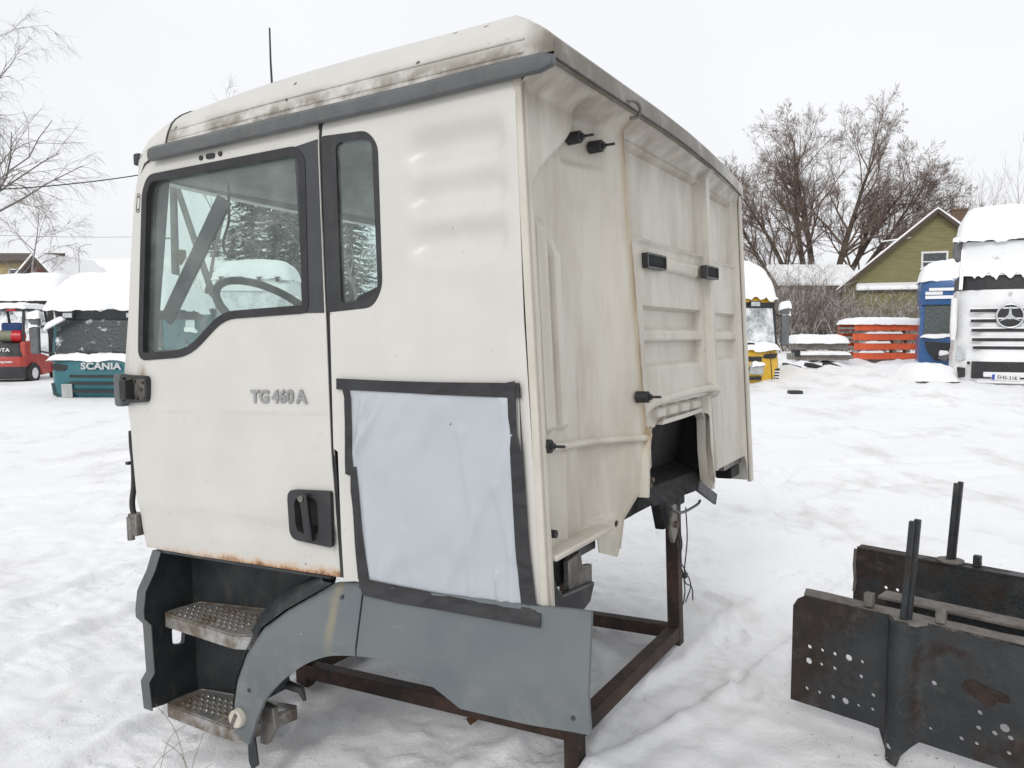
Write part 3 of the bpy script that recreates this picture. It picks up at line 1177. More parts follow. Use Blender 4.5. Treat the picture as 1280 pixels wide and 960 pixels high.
MB().cyl(c(1.518, .30, .437), c(1.492, .30, .434), .011, .013, 8).build('cable_plug', CABLE, cab, 60)

TOPF = [(.765, -.712), (.95, -.815), (1.05, -.885), (1.14, -.989), (1.192, -1.09), (1.212, -1.17), (1.214, -1.235)]


def fend_v(u, wv):
    v = -.010 - .052 * min(1, max(0, (-.685 - wv) / .20))
    if u > .55:
        d = pdist(u, wv, [(.66, -.69)] + TOPF)
        v += .035 * max(0, 1 - d / .05) ** 2
    if u < .05:
        v += .010 * sst(.05 - u, 0, .2)
    return v


# ---- plastic sheet taped over the body side
SO = [(.672, -.070), (.655, -.34), (.640, -.345), (.626, -.695), (.05, -.712), (.048, -.078)]


def sheet_v(u, wv):
    em = sst(pdist(u, wv, SO + SO[:1]), .004, .05)
    v = 0
    v -= .013 * bead(pdist(u, wv, [(.655, -.30), (.50, -.09)]), .016) * sst(u, .46, .62)
    v -= .007 * bead(pdist(u, wv, [(.655, -.31), (.58, -.10)]), .012)
    v -= .008 * bead(pdist(u, wv, [(.10, -.08), (.055, -.25), (.07, -.55)]), .015)
    v -= .009 * bead(pdist(u, wv, [(.115, -.73), (.13, -.60)]), .010)
    v -= .007 * bead(pdist(u, wv, [(.085, -.73), (.08, -.55), (.12, -.35)]), .014)
    v -= .006 * bead(pdist(u, wv, [(.60, -.10), (.605, -.40), (.59, -.66)]), .012) + .006 * bead(pdist(u, wv, [(.22, -.70), (.20, -.45), (.24, -.2)]), .018) + .005 * bead(pdist(u, wv, [(.42, -.69), (.45, -.52)]), .02)
    v -= .006 * (noise.noise(Vector((u * 7, wv * 5, 3))) + .5 * noise.noise(Vector((u * 17, wv * 11, 5))))
    v -= .006 * max(0, noise.noise(Vector((u * 9 + wv * 5, wv * 2.2 - u * 3, 8)))) ** 2 * 4
    return -.007 + min(0, v * 1.5) * em + side_v(u, wv)


panel(SO, [], .009, lambda u, wv: c(u, sheet_v(u, wv), wv), (0, .0015, 0)).build('plastic_sheet', SHEET, cab, 60)


def tape(poly, lift, seed):
    def fn(u, wv):
        q = noise.noise(Vector((u * 16, wv * 16, seed))) * .0015 + noise.noise(Vector((u * 60, wv * 45, seed))) * .0007
        out = 0
        if wv < -.70:
            out = 1
        base = -.0115 + side_v(u, max(wv, -.7))
        t = sst(-wv, .685, .705)
        return c(u, base * (1 - t) + (min(base, fend_v(u, wv) - .006)) * t - lift + q, wv)
    return panel(poly, [], .012, fn, (0, .0012, 0)).build('tape_strip', TAPE, cab, 60)


tape([(.697, -.043), (.50, -.052), (.30, -.058), (.034, -.062), (.031, -.104), (.30, -.095), (.50, -.086), (.699, -.078)], .0012, 1)
tape([(.676, -.075), (.668, -.105), (.672, -.22), (.678, -.345), (.660, -.35), (.646, -.332), (.644, -.20), (.642, -.105), (.648, -.078)], .0, 2)
tape([(.655, -.325), (.632, -.320), (.625, -.40), (.618, -.52), (.607, -.62), (.598, -.69), (.640, -.705), (.648, -.60), (.650, -.48), (.657, -.40)], .0006, 3)
tape([(.075, -.060), (.036, -.055), (.028, -.30), (.020, -.50), (.004, -.712), (.050, -.716), (.064, -.52), (.070, -.30)], .002, 4)
tape([(.645, -.672), (.477, -.680), (.299, -.685), (.134, -.688), (-.010, -.688), (-.016, -.731), (.131, -.729), (.295, -.727), (.472, -.727), (.612, -.720)], .0015, 5)

# ---- wheel arch cover in two pieces
FO = [(.622, -.690)] + TOPF + [(1.19, -1.262), (1.115, -1.295), ] + [(q.x, q.y) for q in spline([(1.10, -1.26, 0), (1.04, -1.14, 0), (.973, -1.065, 0), (.86, -.980, 0), (.74, -.924, 0), (.622, -.902, 0)], 4)]


LH = circle(1.155, -1.205, .034, 16)
ff = panel(FO, [LH], .022, lambda u, wv: c(u, fend_v(u, wv), wv), (0, .014, 0)).build('front_arch_cover', FENDER, cab, 40)
rf = panel([(.614, -.690)] + [(q.x, q.y) for q in spline([(.614, -.902, 0), (.52, -.895, 0), (.448, -.902, 0), (.37, -.926, 0), (.29, -.964, 0)], 4)] + [(.235, -.992), (.0, -.992), (-.168, -.987), (-.156, -.676)], [], .022,
           lambda u, wv: c(u, fend_v(u, wv), wv), (0, .014, 0)).build('rear_arch_cover', FENDER, cab, 40)
MB().strip([[c(.65, fend_v(.65, wv) + .017, wv), c(.59, fend_v(.59, wv) + .017, wv)] for wv in (-.70, -.75, -.80, -.85, -.885)]).build('cover_joint', RUBBER, cab)
# returns of the covers
for u, wv in ((.40, -.715), (.05, -.715), (-.12, -.95), (.70, -.74), (1.10, -1.10)):
    MB().cyl(c(u, fend_v(u, wv) + .004, wv), c(u, fend_v(u, wv) - .0035, wv), .008, .006, 10).build('clip', TRIM, rf if u < .6 else ff, 50)
rows = []
for p in TOPF[:] + [(1.20, -1.262)]:
    f_ = sst(p[1], -1.26, -.80)
    rows.append([c(p[0] + .002, fend_v(p[0] - .01, p[1] - .01) + .006, p[1] + .002), c(p[0] + .018 + .006 * f_, -.012, p[1] + .010), c(p[0] + .034 + .03 * f_, .02, p[1] + .018 + .012 * f_), c(p[0] + .045 + .06 * f_, .08, p[1] + .02 + .01 * f_), c(p[0] + .05 + .09 * f_, .28, p[1] + .02)])
rows = [[Vector((q.x, q.y, min(q.z, -.70 + GZ))) for q in r] for r in rows]
MB().strip(rows).build('step_side_wall', STEPWELL, cab, 40)
mb = MB().cyl(c(1.155, -.040, -1.205), c(1.155, -.085, -1.205), .036, .030, 20)
lampo = mb.build('marker_lamp', LAMPW, cab, 40, bevel=.006)
MB().box(c(1.155, -.087, -1.205), (.012, .004, .05), Matrix.Rotation(.5, 3, 'Y')).build('lamp_mark', GALV, lampo)
# brackets behind the arch tip
MB().prism([(1.15, -1.27), (1.115, -1.285), (1.105, -1.375), (1.135, -1.40), (1.15, -1.37)], lambda a, b: c(a, -.035, b), lambda a, b: c(a, -.028, b)).build('arch_tip_bracket', STEPWELL, cab)
MB().prism([(1.12, -1.17), (1.06, -1.18), (1.05, -1.25), (1.10, -1.32), (1.13, -1.32)], lambda a, b: c(a, .0, b), lambda a, b: c(a, .025, b)).build('step_bracket', GALV, cab, bevel=.004)
MB().tube([c(1.00, .02, -1.095), c(.94, .02, -1.10), (c(.925, .02, -1.135))], [.016, .014, .006], 8).build('rubber_stub', RUBBER, cab, 60)

# ---- step well
SP = [(.02, -.695), (-.010, -.765), (-.052, -.83), (-.064, -.90), (-.063, -.93), (-.036, -.962), (-.032, -1.146), (-.057, -1.174), (-.050, -1.284), (.012, -1.292), (.20, -1.30), (.20, -.695)]
SH = rounded([(.067, -1.010), (.128, -1.026), (.120, -1.090), (.067, -1.075)], .014, 3)
panel(SP, [SH], .05, lambda v, wv: c(1.665, v, wv), (-.022, 0, 0)).build('step_front_plate', STEPWELL, cab, 35)
mb = MB()
rows = [[c(1.640, p[0], p[1]), c(1.640, p[0] - .004, p[1]), c(1.69, p[0] - .003, p[1]), c(1.69, p[0] + .006, p[1])] for p in SP[:9]]
mb.strip(rows)
mb.build('step_front_rim', RAILM, cab, 40)
rows = []
for wv, ue in ((-.695, .98), (-.80, 1.0), (-.95, 1.08), (-1.1, 1.28), (-1.31, 1.40)):
    rows.append([c(1.67, .17, wv), c(1.67 - (1.67 - ue) * .33, .20, wv), c(1.67 - (1.67 - ue) * .66, .235, wv), c(ue, .275, wv)])
MB().strip(rows).build('step_back_wall', STEPWELL, cab, 50)
MB().prism([(1.66, .02), (1.66, .2), (.78, .28), (.78, .012)], lambda a, b: c(a, b, -.692), lambda a, b: c(a, b, -.700)).build('step_well_top', STEPWELL, cab)
for k, (wv, poly) in enumerate(((-.932, [(1.648, .015), (1.190, -.038), (1.13, -.01), (1.13, .245), (1.63, .172)]), (-1.290, [(1.672, .022), (1.30, -.004), (1.22, .0), (1.18, .235), (1.65, .178)]))):
    Pq = rounded(poly, [.03, .03, .02, .01, .02], 4)
    hs_ = []
    for i in range(13):
        for j in range(6):
            u0 = 1.615 - i * .033
            v0 = .022 + j * .030 + .0 * i + (.012 if k else -.002 - (1.648 - u0) * .07)
            if v0 > .15 + (1.62 - u0) * .10 or v0 < .012 - (1.648 - u0) * .07 or u0 < (1.17 if k == 0 else 1.24):
                continue
            hs_.append([(u0, v0), (u0 - .018, v0 - .001), (u0 - .018, v0 + .009), (u0, v0 + .010)])
    t = panel(Pq, hs_, .2, lambda u, v: c(u, v, wv), (0, 0, -.006)).build('step_tread', TREAD, cab, 40)
    n = len(Pq)
    mb = MB()
    P1 = inset(Pq, .005)
    mb.strip([[c(p[0], p[1], wv + .002) for p in Pq], [c(p[0], p[1], wv - .050) for p in Pq], [c(p[0], p[1], wv - .050) for p in P1], [c(p[0], p[1], wv + .002) for p in P1]], True)
    mb.build('tread_rim', TREAD, t, 40)
    MB().add([c(p[0], p[1], wv - .03) for p in inset(Pq, .004)], [tuple(range(n))]).build('tread_underside', STEPWELL, t)
    mb = MB()
    for i in range(12):
        for j in range(5):
            u0 = 1.597 - i * .033
            v0 = .040 + j * .030 + (.012 if k else -.002 - (1.648 - u0) * .07)
            if v0 > .14 + (1.62 - u0) * .10 or u0 < (1.19 if k == 0 else 1.26):
                continue
            mb.tube([c(u0, v0, wv - .001), c(u0, v0, wv + .005)], [.007, .004], 6)
    mb.build('grip_studs', TREAD, t, 60)['kind'] = 'stuff'

# ---- engine tunnel, underfloor and loose brackets under the rear
UNDER = plain('sooty_underbody', (.007, .007, .008), .6, var=.4, dirt=(.03, .027, .024), dirtamt=.4, bump=.2, spec=.25)
mb = MB()
mb.strip([[c(.06, .88, -.24), c(.06, 1.70, -.24)], [c(.10, .88, -.25), c(.10, 1.70, -.25)], [c(.16, .90, -.50), c(.16, 1.70, -.50)], [c(.07, .95, -.525), c(.07, 1.70, -.555)], [c(.03, 1.0, -.59), c(.03, 1.70, -.63)]])
mb.strip([[c(.06, .92, -.24), c(.06, .94, -.50)], [c(.18, .92, -.24), c(.18, .94, -.55)]])
mb.strip([[c(.04, 1.69, -.24), c(.04, 1.70, -.63)], [c(.18, 1.69, -.24), c(.18, 1.69, -.60)]])
mb.build('engine_tunnel', UNDER, cab, 30)
mb = MB().span(c(.06, .10, -.548), c(1.60, .86, -.60))
mb.span(c(.06, 1.72, -.548), c(1.60, CW - .1, -.60))
mb.build('underfloor', UNDER, cab)
MB().prism(rounded([(.70, -.48), (1.06, -.47), (1.06, -.56), (1.0, -.66), (.86, -.70), (.74, -.68)], .04, 4), lambda a, b: c(.30, a, b), lambda a, b: c(.20, a, b)).build('sound_insulation', UNDER, cab, 40, bevel=.01)
MB().span(c(.06, .27, -.582), c(.10, .52, -.645)).build('cross_member', TRIM, cab, bevel=.004)
MB().prism([(.075, -.595), (.10, -.60), (.13, -.66), (.17, -.70), (.40, -.72), (.36, -.775), (.30, -.79), (.085, -.78)], lambda a, b: c(.045, a, b), lambda a, b: c(.01, a, b)).build('corner_bracket', BLACKP, cab, bevel=.006)
mb = MB().prism([(.17, -.59), (.29, -.585), (.29, -.70), (.17, -.70)], lambda a, b: c(.09, a, b), lambda a, b: c(.06, a, b))
mb.build('corner_plate', UNDER, cab, bevel=.004)
MB().prism([(.25, -.62), (.34, -.61), (.35, -.66), (.42, -.67), (.42, -.73), (.25, -.73)], lambda a, b: c(.05, a, b), lambda a, b: c(.03, a, b)).build('buffer_plate', GALV, cab, bevel=.003)
MB().bar(c(-.01, 1.44, -.58), c(-.04, 1.60, -.665), .05, .014, (1, 0, 0)).build('hanging_strut', TRIM, cab, bevel=.004)
MB().tube(spline([c(.0, 1.12, -.62), c(.0, 1.25, -.66), c(.0, 1.45, -.665), c(.0, 1.5, -.655)], 4), .006, 6).build('brake_pipe', TRIM, cab, 60)
MB().prism([(1.11, -.58), (1.36, -.59), (1.34, -.66), (1.24, -.72), (1.17, -.72)], lambda a, b: c(.09, a, b), lambda a, b: c(.05, a, b)).build('lock_bracket', UNDER, cab, bevel=.006)
MB().prism(rounded([(1.18, -.62), (1.23, -.62), (1.24, -.74), (1.19, -.78), (1.16, -.74)], .015, 3), lambda a, b: c(.03, a, b), lambda a, b: c(.015, a, b)).build('lock_tongue', GALV, cab, bevel=.003)
MB().cyl(c(.016, 1.20, -.70), c(.0, 1.20, -.70), .014, n=8).build('bolt', BOLTM, cab)
for k in range(2):
    x = 1.27 + .03 * k
    MB().tube(spline([c(.02, x - .05, -.70), c(.02, x, -.80), c(.02, x - .03, -.86), c(.02, x + .03, -.92), c(.015, x + .04 + .05 * k, -1.0), c(.02, x + .03, -1.06)], 5), .0028, 5).build('hanging_wire', CABLE, cab, 60)
MB().tube(spline([c(.02, 1.36, -.66), c(.02, 1.37, -.80), c(.02, 1.32, -.93), c(.02, 1.34, -.98), c(.02, 1.42, -1.02), c(.02, 1.43, -1.08)], 5), .0028, 5).build('hanging_wire', CABLE, cab, 60)
MB().box(c(.02, 1.33, -.945), (.02, .03, .02)).build('wire_plug', CABLE, cab, bevel=.004)
MB().span(c(.03, 2.0, -.57), c(.08, 2.33, -.60)).build('far_bracket', GALV, cab)
MB().span(c(.02, 2.10, -.60), c(.10, 2.26, -.655)).build('far_mount', UNDER, cab, bevel=.006)
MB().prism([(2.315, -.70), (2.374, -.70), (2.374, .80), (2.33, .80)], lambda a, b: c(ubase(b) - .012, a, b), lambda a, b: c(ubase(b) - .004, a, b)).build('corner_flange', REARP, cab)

# ---------------------------------------------------------------- steel stand below the cab
RUST = None


def rust_mat():
    g = G('rust_brown_steel')
    f = g.ramp(g.noise(7, 6, .65), .35, .68)
    cc = g.mix(f, (.024, .018, .015), (.070, .037, .025))
    cc = g.mix(g.ramp(g.noise(28, 4), .6, .75, 0, .6), cc, (.14, .07, .035))
    return g.done(cc, .72, .1, g.bump(g.noise(45, 4), .3, .006))


RUST = rust_mat()
stand = empty('cab_stand', 'rusty brown welded steel stand under the cream cab', 'stand')
stand.rotation_mode = 'QUATERNION'
stand.location = cab.location
stand.rotation_quaternion = cab.rotation_quaternion
S0, S1, T0, T1 = .20, 1.50, .60, 1.72
for u, v in ((S0, T0), (S0, T1), (S1, T0), (S1, T1)):
    MB().span(c(u - .03, v - .03, -1.50), c(u + .03, v + .03, -.60 if not (u == S0 and v == T1) else -.72)).build('post', RUST, stand, bevel=.004)
for v in (T0, T1):
    MB().span(c(S0 - .0301, v - .029, -1.365), c(S1 + .0301, v + .031, -1.305)).build('rail', RUST, stand, bevel=.004)
for u in (S0, S1):
    MB().span(c(u - .029, T0 + .032, -1.366), c(u + .031, T1 - .03, -1.306)).build('rail', RUST, stand, bevel=.004)
MB().span(c(S0 - .05, T1 - .09, -.66), c(S0 + .05, T1 + .03, -.72)).build('support_head', UNDER, stand, bevel=.004)
MB().span(c(S0 - .035, .70, -.60), c(S0 + .035, T1 + .1, -.66)).build('head_beam', UNDER, stand, bevel=.004)
# ---------------------------------------------------------------- cut-off chassis frame in the foreground
def frame_mat():
    g = G('black_painted_rusting_steel')
    X, Y, Z = g.xyz()
    paint = g.mix(g.ramp(g.noise(6, 5), .3, .7), (.017, .019, .021), (.032, .035, .038))
    r = g.ramp(g.noise(3.2, 6, .62, dist=.4), .50, .60)
    r = g.math('MAXIMUM', r, g.mul(g.ramp(X, -.17, -.30), g.ramp(g.noise(5, 5), .38, .52)))
    rust = g.mix(g.ramp(g.noise(18, 5, .7), .3, .7), (.018, .012, .009), (.048, .031, .023))
    cc = g.mix(g.mul(r, .8), paint, rust)
    dust = g.ramp(g.noise(9, 6, .7), .52, .75, 0, .5)
    cc = g.mix(dust, cc, (.10, .098, .09))
    rings = g.voro(5.2)
    rr = g.ramp(g.math('ABSOLUTE', g.add(rings, -.20)), .02, .004, 0, .5)
    cc = g.mix(g.mul(rr, .35), cc, (.09, .09, .088))
    return g.done(cc, g.ramp(r, 0, 1, .42, .8), .1, g.bump(g.noise(30, 6, .75), .6, .010))


def dusty_mat():
    g = G('dusty_flange_top')
    cc = g.mix(g.ramp(g.noise(11, 6, .7), .3, .7), (.085, .073, .064), (.185, .170, .155))
    cc = g.mix(g.ramp(g.noise(16, 5), .58, .7, 0, .7), cc, (.12, .065, .035))
    return g.done(cc, .8, 0, g.bump(g.noise(50, 5), .4, .006))


FRM = frame_mat()
DUST = dusty_mat()
P0 = Vector((1.3704, 2.7835, 0))
DA = Vector((.722, -.692, 0))
NA = Vector((.692, .722, 0))
fr = empty('chassis_frame', 'black rusting cut-off lorry chassis frame lying on the snow', 'chassis frame', P0, math.atan2(DA.y, DA.x))
HOLES = [(-0.324, 0.309, 0.0083), (-0.275, 0.309, 0.0068), (-0.228, 0.308, 0.0075), (-0.176, 0.308, 0.0128), (-0.128, 0.307, 0.0068), (-0.326, 0.253, 0.0128), (-0.277, 0.254, 0.0068),
         (-0.227, 0.253, 0.0075), (-0.130, 0.251, 0.0075), (-0.331, 0.144, 0.0075), (-0.282, 0.143, 0.0068), (-0.230, 0.142, 0.0083), (-0.184, 0.141, 0.0128), (-0.136, 0.140, 0.0060),
         (-0.085, 0.195, 0.0075), (-0.086, 0.142, 0.0068), (0.115, 0.302, 0.0090), (0.262, 0.300, 0.0068), (0.258, 0.245, 0.0083), (0.256, 0.192, 0.0083), (0.331, 0.217, 0.0151),
         (0.303, 0.190, 0.0090), (0.349, 0.190, 0.0090), (0.206, 0.137, 0.0075), (0.252, 0.136, 0.0068), (0.346, 0.138, 0.0075), (0.109, 0.138, 0.0060),
         (.55, .30, .008), (.60, .25, .008), (.65, .19, .012), (.8, .3, .008), (.9, .2, .012), (1.0, .3, .008)]


def near_y(x, z):
    # vertical pocket pressed out towards the viewer, holding the stanchion
    q = sst(x, -.045, -.012) * (1 - sst(x, .030, .075))
    dent = .006 * bead(math.hypot(x + .29, z - .40), .03) + .006 * bead(math.hypot(x + .21, z - .385), .03)
    for hx, hz in ((.165, .395), (.29, .40), (.50, .39), (.62, .40)):
        d = math.hypot(x - hx, z - hz)
        dent += .004 * bead(d - .033, .006) + .002 * sst(.033 - d, 0, .01)
    return -.055 * q + dent


OUT = [(-.392, .455), (-.394, .082), (-.10, .082), (-.062, .080), (-.045, .03), (-.03, .0), (.018, -.012), (.03, .03), (.05, .055), (.075, .078), (.3, .078), (2.6, .078), (2.6, .508), (.12, .508),
       (.02, .505), (-.25, .505), (-.345, .505), (-.375, .485)]
web = panel(OUT, [circle(x, z, r, 10) for x, z, r in HOLES], .02, lambda x, z: (x, near_y(x, z), z), (0, .009, 0)).build('near_rail_web', FRM, fr, 45)
rg = random.Random(3)
edge = []
for k in range(9):
    edge.append((-.345 - .012 * rg.random() - .02 * (k / 8), .002 + .009 * k))
top = [(x, y) for x, y in edge] + [(2.6, .075), (2.6, .0), (.09, -.0), (.065, -.045), (-.005, -.045), (-.04, .0)]
panel(top, [], .05, lambda x, y: (x, y, .509 + .004 * noise.noise(Vector((x * 9, y * 9, 1)))), (0, 0, -.010)).build('near_rail_flange', DUST, fr, 40, fix=True)
MB().span((-.38, .010, .080), (2.6, .072, .088)).build('near_rail_foot_flange', FRM, fr)
# second, inner channel
MB().span((-.25, .50, .395), (2.6, .60, .405)).build('inner_channel_flange', DUST, fr)
MB().span((-.25, .60, .12), (2.6, .607, .405)).build('inner_channel_web', FRM, fr)
# far rail, open side towards the viewer
FH = [circle(-.40 + .055 * k, .22, .009, 8) for k in range(6)] + [circle(-.33, .345, .008, 8), (circle(-.28, .345, .008, 8)), circle(-.22, .345, .010, 8)]
panel([(-.475, .10), (2.6, .10), (2.6, .505), (-.46, .505), (-.475, .47)], FH, .1, lambda x, z: (x, .83 + .003 * noise.noise(Vector((x * 7, z * 7, 4))), z), (0, .009, 0)).build('far_rail_web', FRM, fr, 45)
ft = [(-.462, .83)] + [(-.470 + .012 * rg.random(), .84 + .008 * k) for k in range(8)] + [(2.6, .90), (2.6, .826), (-.46, .826)]
panel(ft, [], .06, lambda x, y: (x, y, .509), (0, 0, -.010)).build('far_rail_flange', FRM, fr, 40)
MB().span((-.46, .77, .098), (2.6, .83, .106)).build('far_rail_foot_flange', FRM, fr)
MB().tube([(-.468, .826, .50), (-.472, .826, .42), (-.466, .826, .36), (-.47, .826, .30)], .008, 6).build('weld_seam', DUST, fr, 60)
MB().span((1.2, .06, .15), (1.32, .83, .45)).build('cross_member', FRM, fr, bevel=.006)
# stanchions of two flat bars
for y0, sx in ((-.018, .012), (.862, -.085)):
    lean = .024
    for k in range(2):
        ox = sx + k * .012
        oy = y0 + k * .014
        MB().bar((ox, oy, .44), (ox + lean, oy, .858 + .006 * k), .021, .020, (0, 1, 0)).build('stanchion_bar', FRM, fr, bevel=.003)
MB().prism(circle(-.075, .862, .055, 14), lambda a, b: (a, b, .512), lambda a, b: (a, b, .520)).build('stanchion_collar', DUST, fr)
for x, y in ((-.115, .02), (.125, .02), (.62, .03)):
    MB().box((x, y, .538), (.032, .030, .050)).build('flange_bolt', DUST, fr, bevel=.004)
for x in (.03, .5):
    MB().box((x, .86, .535), (.03, .03, .048)).build('flange_bolt', FRM, fr, bevel=.004)
# hole edges left by torn-off brackets
MB().prism(rounded([(.20, .318), (.215, .345), (.24, .35), (.30, .335), (.335, .33), (.345, .305), (.31, .30), (.285, .27), (.235, .295)], .006, 2), lambda a, b: (a, near_y(a, b) - .001, b), lambda a, b: (a, near_y(a, b) - .003, b)).build('rust_scale', plain('dark_rust_scale', (.028, .017, .012), .85, var=.4, scale=20, bump=.4), fr)
# ---------------------------------------------------------------- snow-covered yard
def vnoise(x, y, seed):
    xi, yi = np.floor(x).astype(np.int64), np.floor(y).astype(np.int64)
    xf, yf = x - xi, y - yi
    sx, sy = xf * xf * xf * (xf * (xf * 6 - 15) + 10), yf * yf * yf * (yf * (yf * 6 - 15) + 10)

    def h(a, b):
        n = (a * 374761393 + b * 668265263 + seed * 1442695041) & 0xffffffff
        n = ((n ^ (n >> 13)) * 1274126177) & 0xffffffff
        n = (n ^ (n >> 16)) & 0xffffffff
        return n / 4294967295.0 * 2 - 1
    a, b, c_, d = h(xi, yi), h(xi + 1, yi), h(xi, yi + 1), h(xi + 1, yi + 1)
    return a + (b - a) * sx + (c_ - a) * sy + (a - b - c_ + d) * sx * sy


def nsst(x, a, b):
    t = np.clip((x - a) / (b - a), 0, 1)
    return t * t * (3 - 2 * t)


def seg_d(x, y, pts):
    best = np.full(x.shape, 99.)
    along = np.zeros(x.shape)
    acc = 0
    for (ax, ay), (bx, by) in zip(pts[:-1], pts[1:]):
        dx, dy = bx - ax, by - ay
        L2 = dx * dx + dy * dy
        t = np.clip(((x - ax) * dx + (y - ay) * dy) / L2, 0, 1)
        d = np.hypot(x - ax - t * dx, y - ay - t * dy)
        m_ = d < best
        best = np.where(m_, d, best)
        along = np.where(m_, acc + t * math.sqrt(L2), along)
        acc += math.sqrt(L2)
    return best, along


def base_z(x, y):
    x, y = np.asarray(x, float), np.asarray(y, float)
    yy = np.clip(y, 5, 60)
    s = np.where(yy < 9, (yy - 5) ** 2 / 8 * .025, .05 + (yy - 9) * .025)
    return s + .006 * np.clip(x, -40, 40) * nsst(y, 5, 16)


def gz(x, y):
    return float(base_z(np.array([x]), np.array([y]))[0])


TRACKS = [[(-6.0, 1.0), (-3.2, 3.2), (-1.9, 6.0), (-1.6, 10.0), (-2.5, 16), (-6, 24)], [(-4.2, .2), (-1.6, 2.4), (-.3, 5.4), (.1, 9.5), (-.5, 15), (-4, 24)],
          [(-5.4, .6), (-2.6, 2.9), (-1.2, 5.8), (-.9, 10), (-1.8, 16)],
          [(-9, 5.5), (-4, 7.5), (2, 8.8), (9, 9.3), (20, 9)], [(-9, 7.4), (-4, 9.4), (2, 10.7), (9, 11.2), (20, 11)], [(1.2, 6.0), (3, 7.6), (6, 8.6), (12, 8.5)], [(-.9, 1.9), (-.1, 2.6), (.9, 3.5), (2.0, 5.0), (2.6, 8.0), (6, 14)],
          [(-.55, 2.2), (-.15, 3.6), (-.3, 5.2)], [(.0, 2.0), (.25, 3.4), (.05, 5.0)]]


def ground_z(x, y):
    z = base_z(x, y)
    near = 1 - nsst(np.hypot(x, y), 9, 30)
    tro = .20 + .80 * (1 - nsst(x + .25 * y, 1.1, 2.6)) * (1 - nsst(y, 7, 14))
    z = z + .020 * vnoise(x * .35, y * .35, 1) + .013 * vnoise(x * 1.1, y * 1.1, 2) * (-.12 + 1.1 * tro)
    z = z + tro * (.010 * vnoise(x * 3.1, y * 3.1, 3) + .011 * vnoise(x * 7.5, y * 7.5, 4) + .009 * vnoise(x * 17, y * 17, 5) + .030 * np.maximum(0, vnoise(x * 12, y * 12, 6) - .42) * nsst(vnoise(x * .9, y * .9, 7), -.2, .3))
    lumps = np.maximum(0, vnoise(x * 5.3, y * 5.3, 9) - .35)
    z = z + .02 * lumps * near * tro
    for k, tr in enumerate(TRACKS):
        d, al = seg_d(x, y, tr)
        wd = .15 + .03 * vnoise(al * 1.3, al * 0 + k, 11)
        ins = 1 - nsst(d, wd * .75, wd)
        berm = np.exp(-((d - wd * 1.12) / .05) ** 2)
        amp = .45 + .55 * nsst(vnoise(al * .8, al * 0 + k * 3, 12), -.5, .4)
        tread = np.sin(al * 2 * math.pi / .075 + np.where(d > .06, 1.5, 0)) * .5 + .5
        z = z + amp * (-.032 * ins + .014 * ins * tread + .017 * berm)
    # footprints in the yard between the cab and the frame
    rr = np.random.RandomState(5)
    for k in range(26):
        if k < 9:
            fx, fy = .7 + rr.rand() * 1.6, 3.1 + rr.rand() * 3.2
        else:
            fx, fy = -3.5 + rr.rand() * 2.6, 2.4 + rr.rand() * 3.0
        an = rr.rand() * 6.28
        ca, sa = math.cos(an), math.sin(an)
        lx, ly = (x - fx) * ca + (y - fy) * sa, -(x - fx) * sa + (y - fy) * ca
        d = np.hypot(lx / .145, ly / .055)
        z = z - .020 * (1 - nsst(d, .75, 1.05)) + .010 * np.exp(-((d - 1.25) / .22) ** 2)
    # wind-packed hollow beneath the cab front, small banks at the stand feet
    z = z - .065 * np.exp(-(((x + .95) / .75) ** 2 + ((y - 2.7) / .7) ** 2))
    for fx, fy in ((.23, 2.79), (.77, 3.81)):
        z = z + .028 * np.exp(-(((x - fx) / .13) ** 2 + ((y - fy) / .13) ** 2))
    z = z - .03 * np.exp(-(((x - 1.37) / .2) ** 2 + ((y - 2.78) / .2) ** 2))
    # trodden lumpy snow in front of the parked cabs, ploughed ridge along them
    lum = nsst(y, 12, 15) * (1 - nsst(y, 27, 34))
    z = z + lum * nsst(x, 5.8, 7.5) * (.10 * vnoise(x * .9, y * .9, 21) + .09 * np.maximum(0, vnoise(x * 2.1, y * 2.1, 22)) + .05 * vnoise(x * 4.3, y * 4.3, 23))
    rid = np.exp(-((x - 7.0) / 2.2) ** 2) * nsst(y, 17, 20) * (1 - nsst(y, 24, 27))
    z = z + rid * (.16 + .22 * np.maximum(0, vnoise(x * 1.7, y * 1.7, 31)) + .1 * np.maximum(0, vnoise(x * 4.1, y * 4.1, 32)))
    z = z + .05 * nsst(y, 30, 60) * vnoise(x * .2, y * .2, 41)
    return z


def axis(lo, hi, f0, f1, st, gr):
    a = list(np.arange(f0, f1 + 1e-6, st))
    s, p = st, f1
    while p < hi:
        s *= gr
        p += s
        a.append(p)
    s, p = st, f0
    L = []
    while p > lo:
        s *= gr
        p -= s
        L.append(p)
    return np.array(L[::-1] + a)


xs = axis(-900, 900, -2.6, 2.8, .024, 1.030)
ys = axis(-60, 1400, 1.7, 5.6, .024, 1.026)
XX, YY = np.meshgrid(xs, ys)
ZZ = ground_z(XX, YY)
nx, ny = len(xs), len(ys)
me = bpy.data.meshes.new('ground')
co = np.stack([XX, YY, ZZ], -1).reshape(-1, 3)
ii = np.arange(nx * ny).reshape(ny, nx)
quads = np.stack([ii[:-1, :-1], ii[:-1, 1:], ii[1:, 1:], ii[1:, :-1]], -1).reshape(-1, 4)
me.vertices.add(len(co))
me.vertices.foreach_set('co', co.ravel())
me.loops.add(quads.size)
me.loops.foreach_set('vertex_index', quads.ravel())
me.polygons.add(len(quads))
me.polygons.foreach_set('loop_start', np.arange(0, quads.size, 4))
me.polygons.foreach_set('loop_total', np.full(len(quads), 4))
me.polygons.foreach_set('use_smooth', np.ones(len(quads), bool))
me.update()
me.validate()


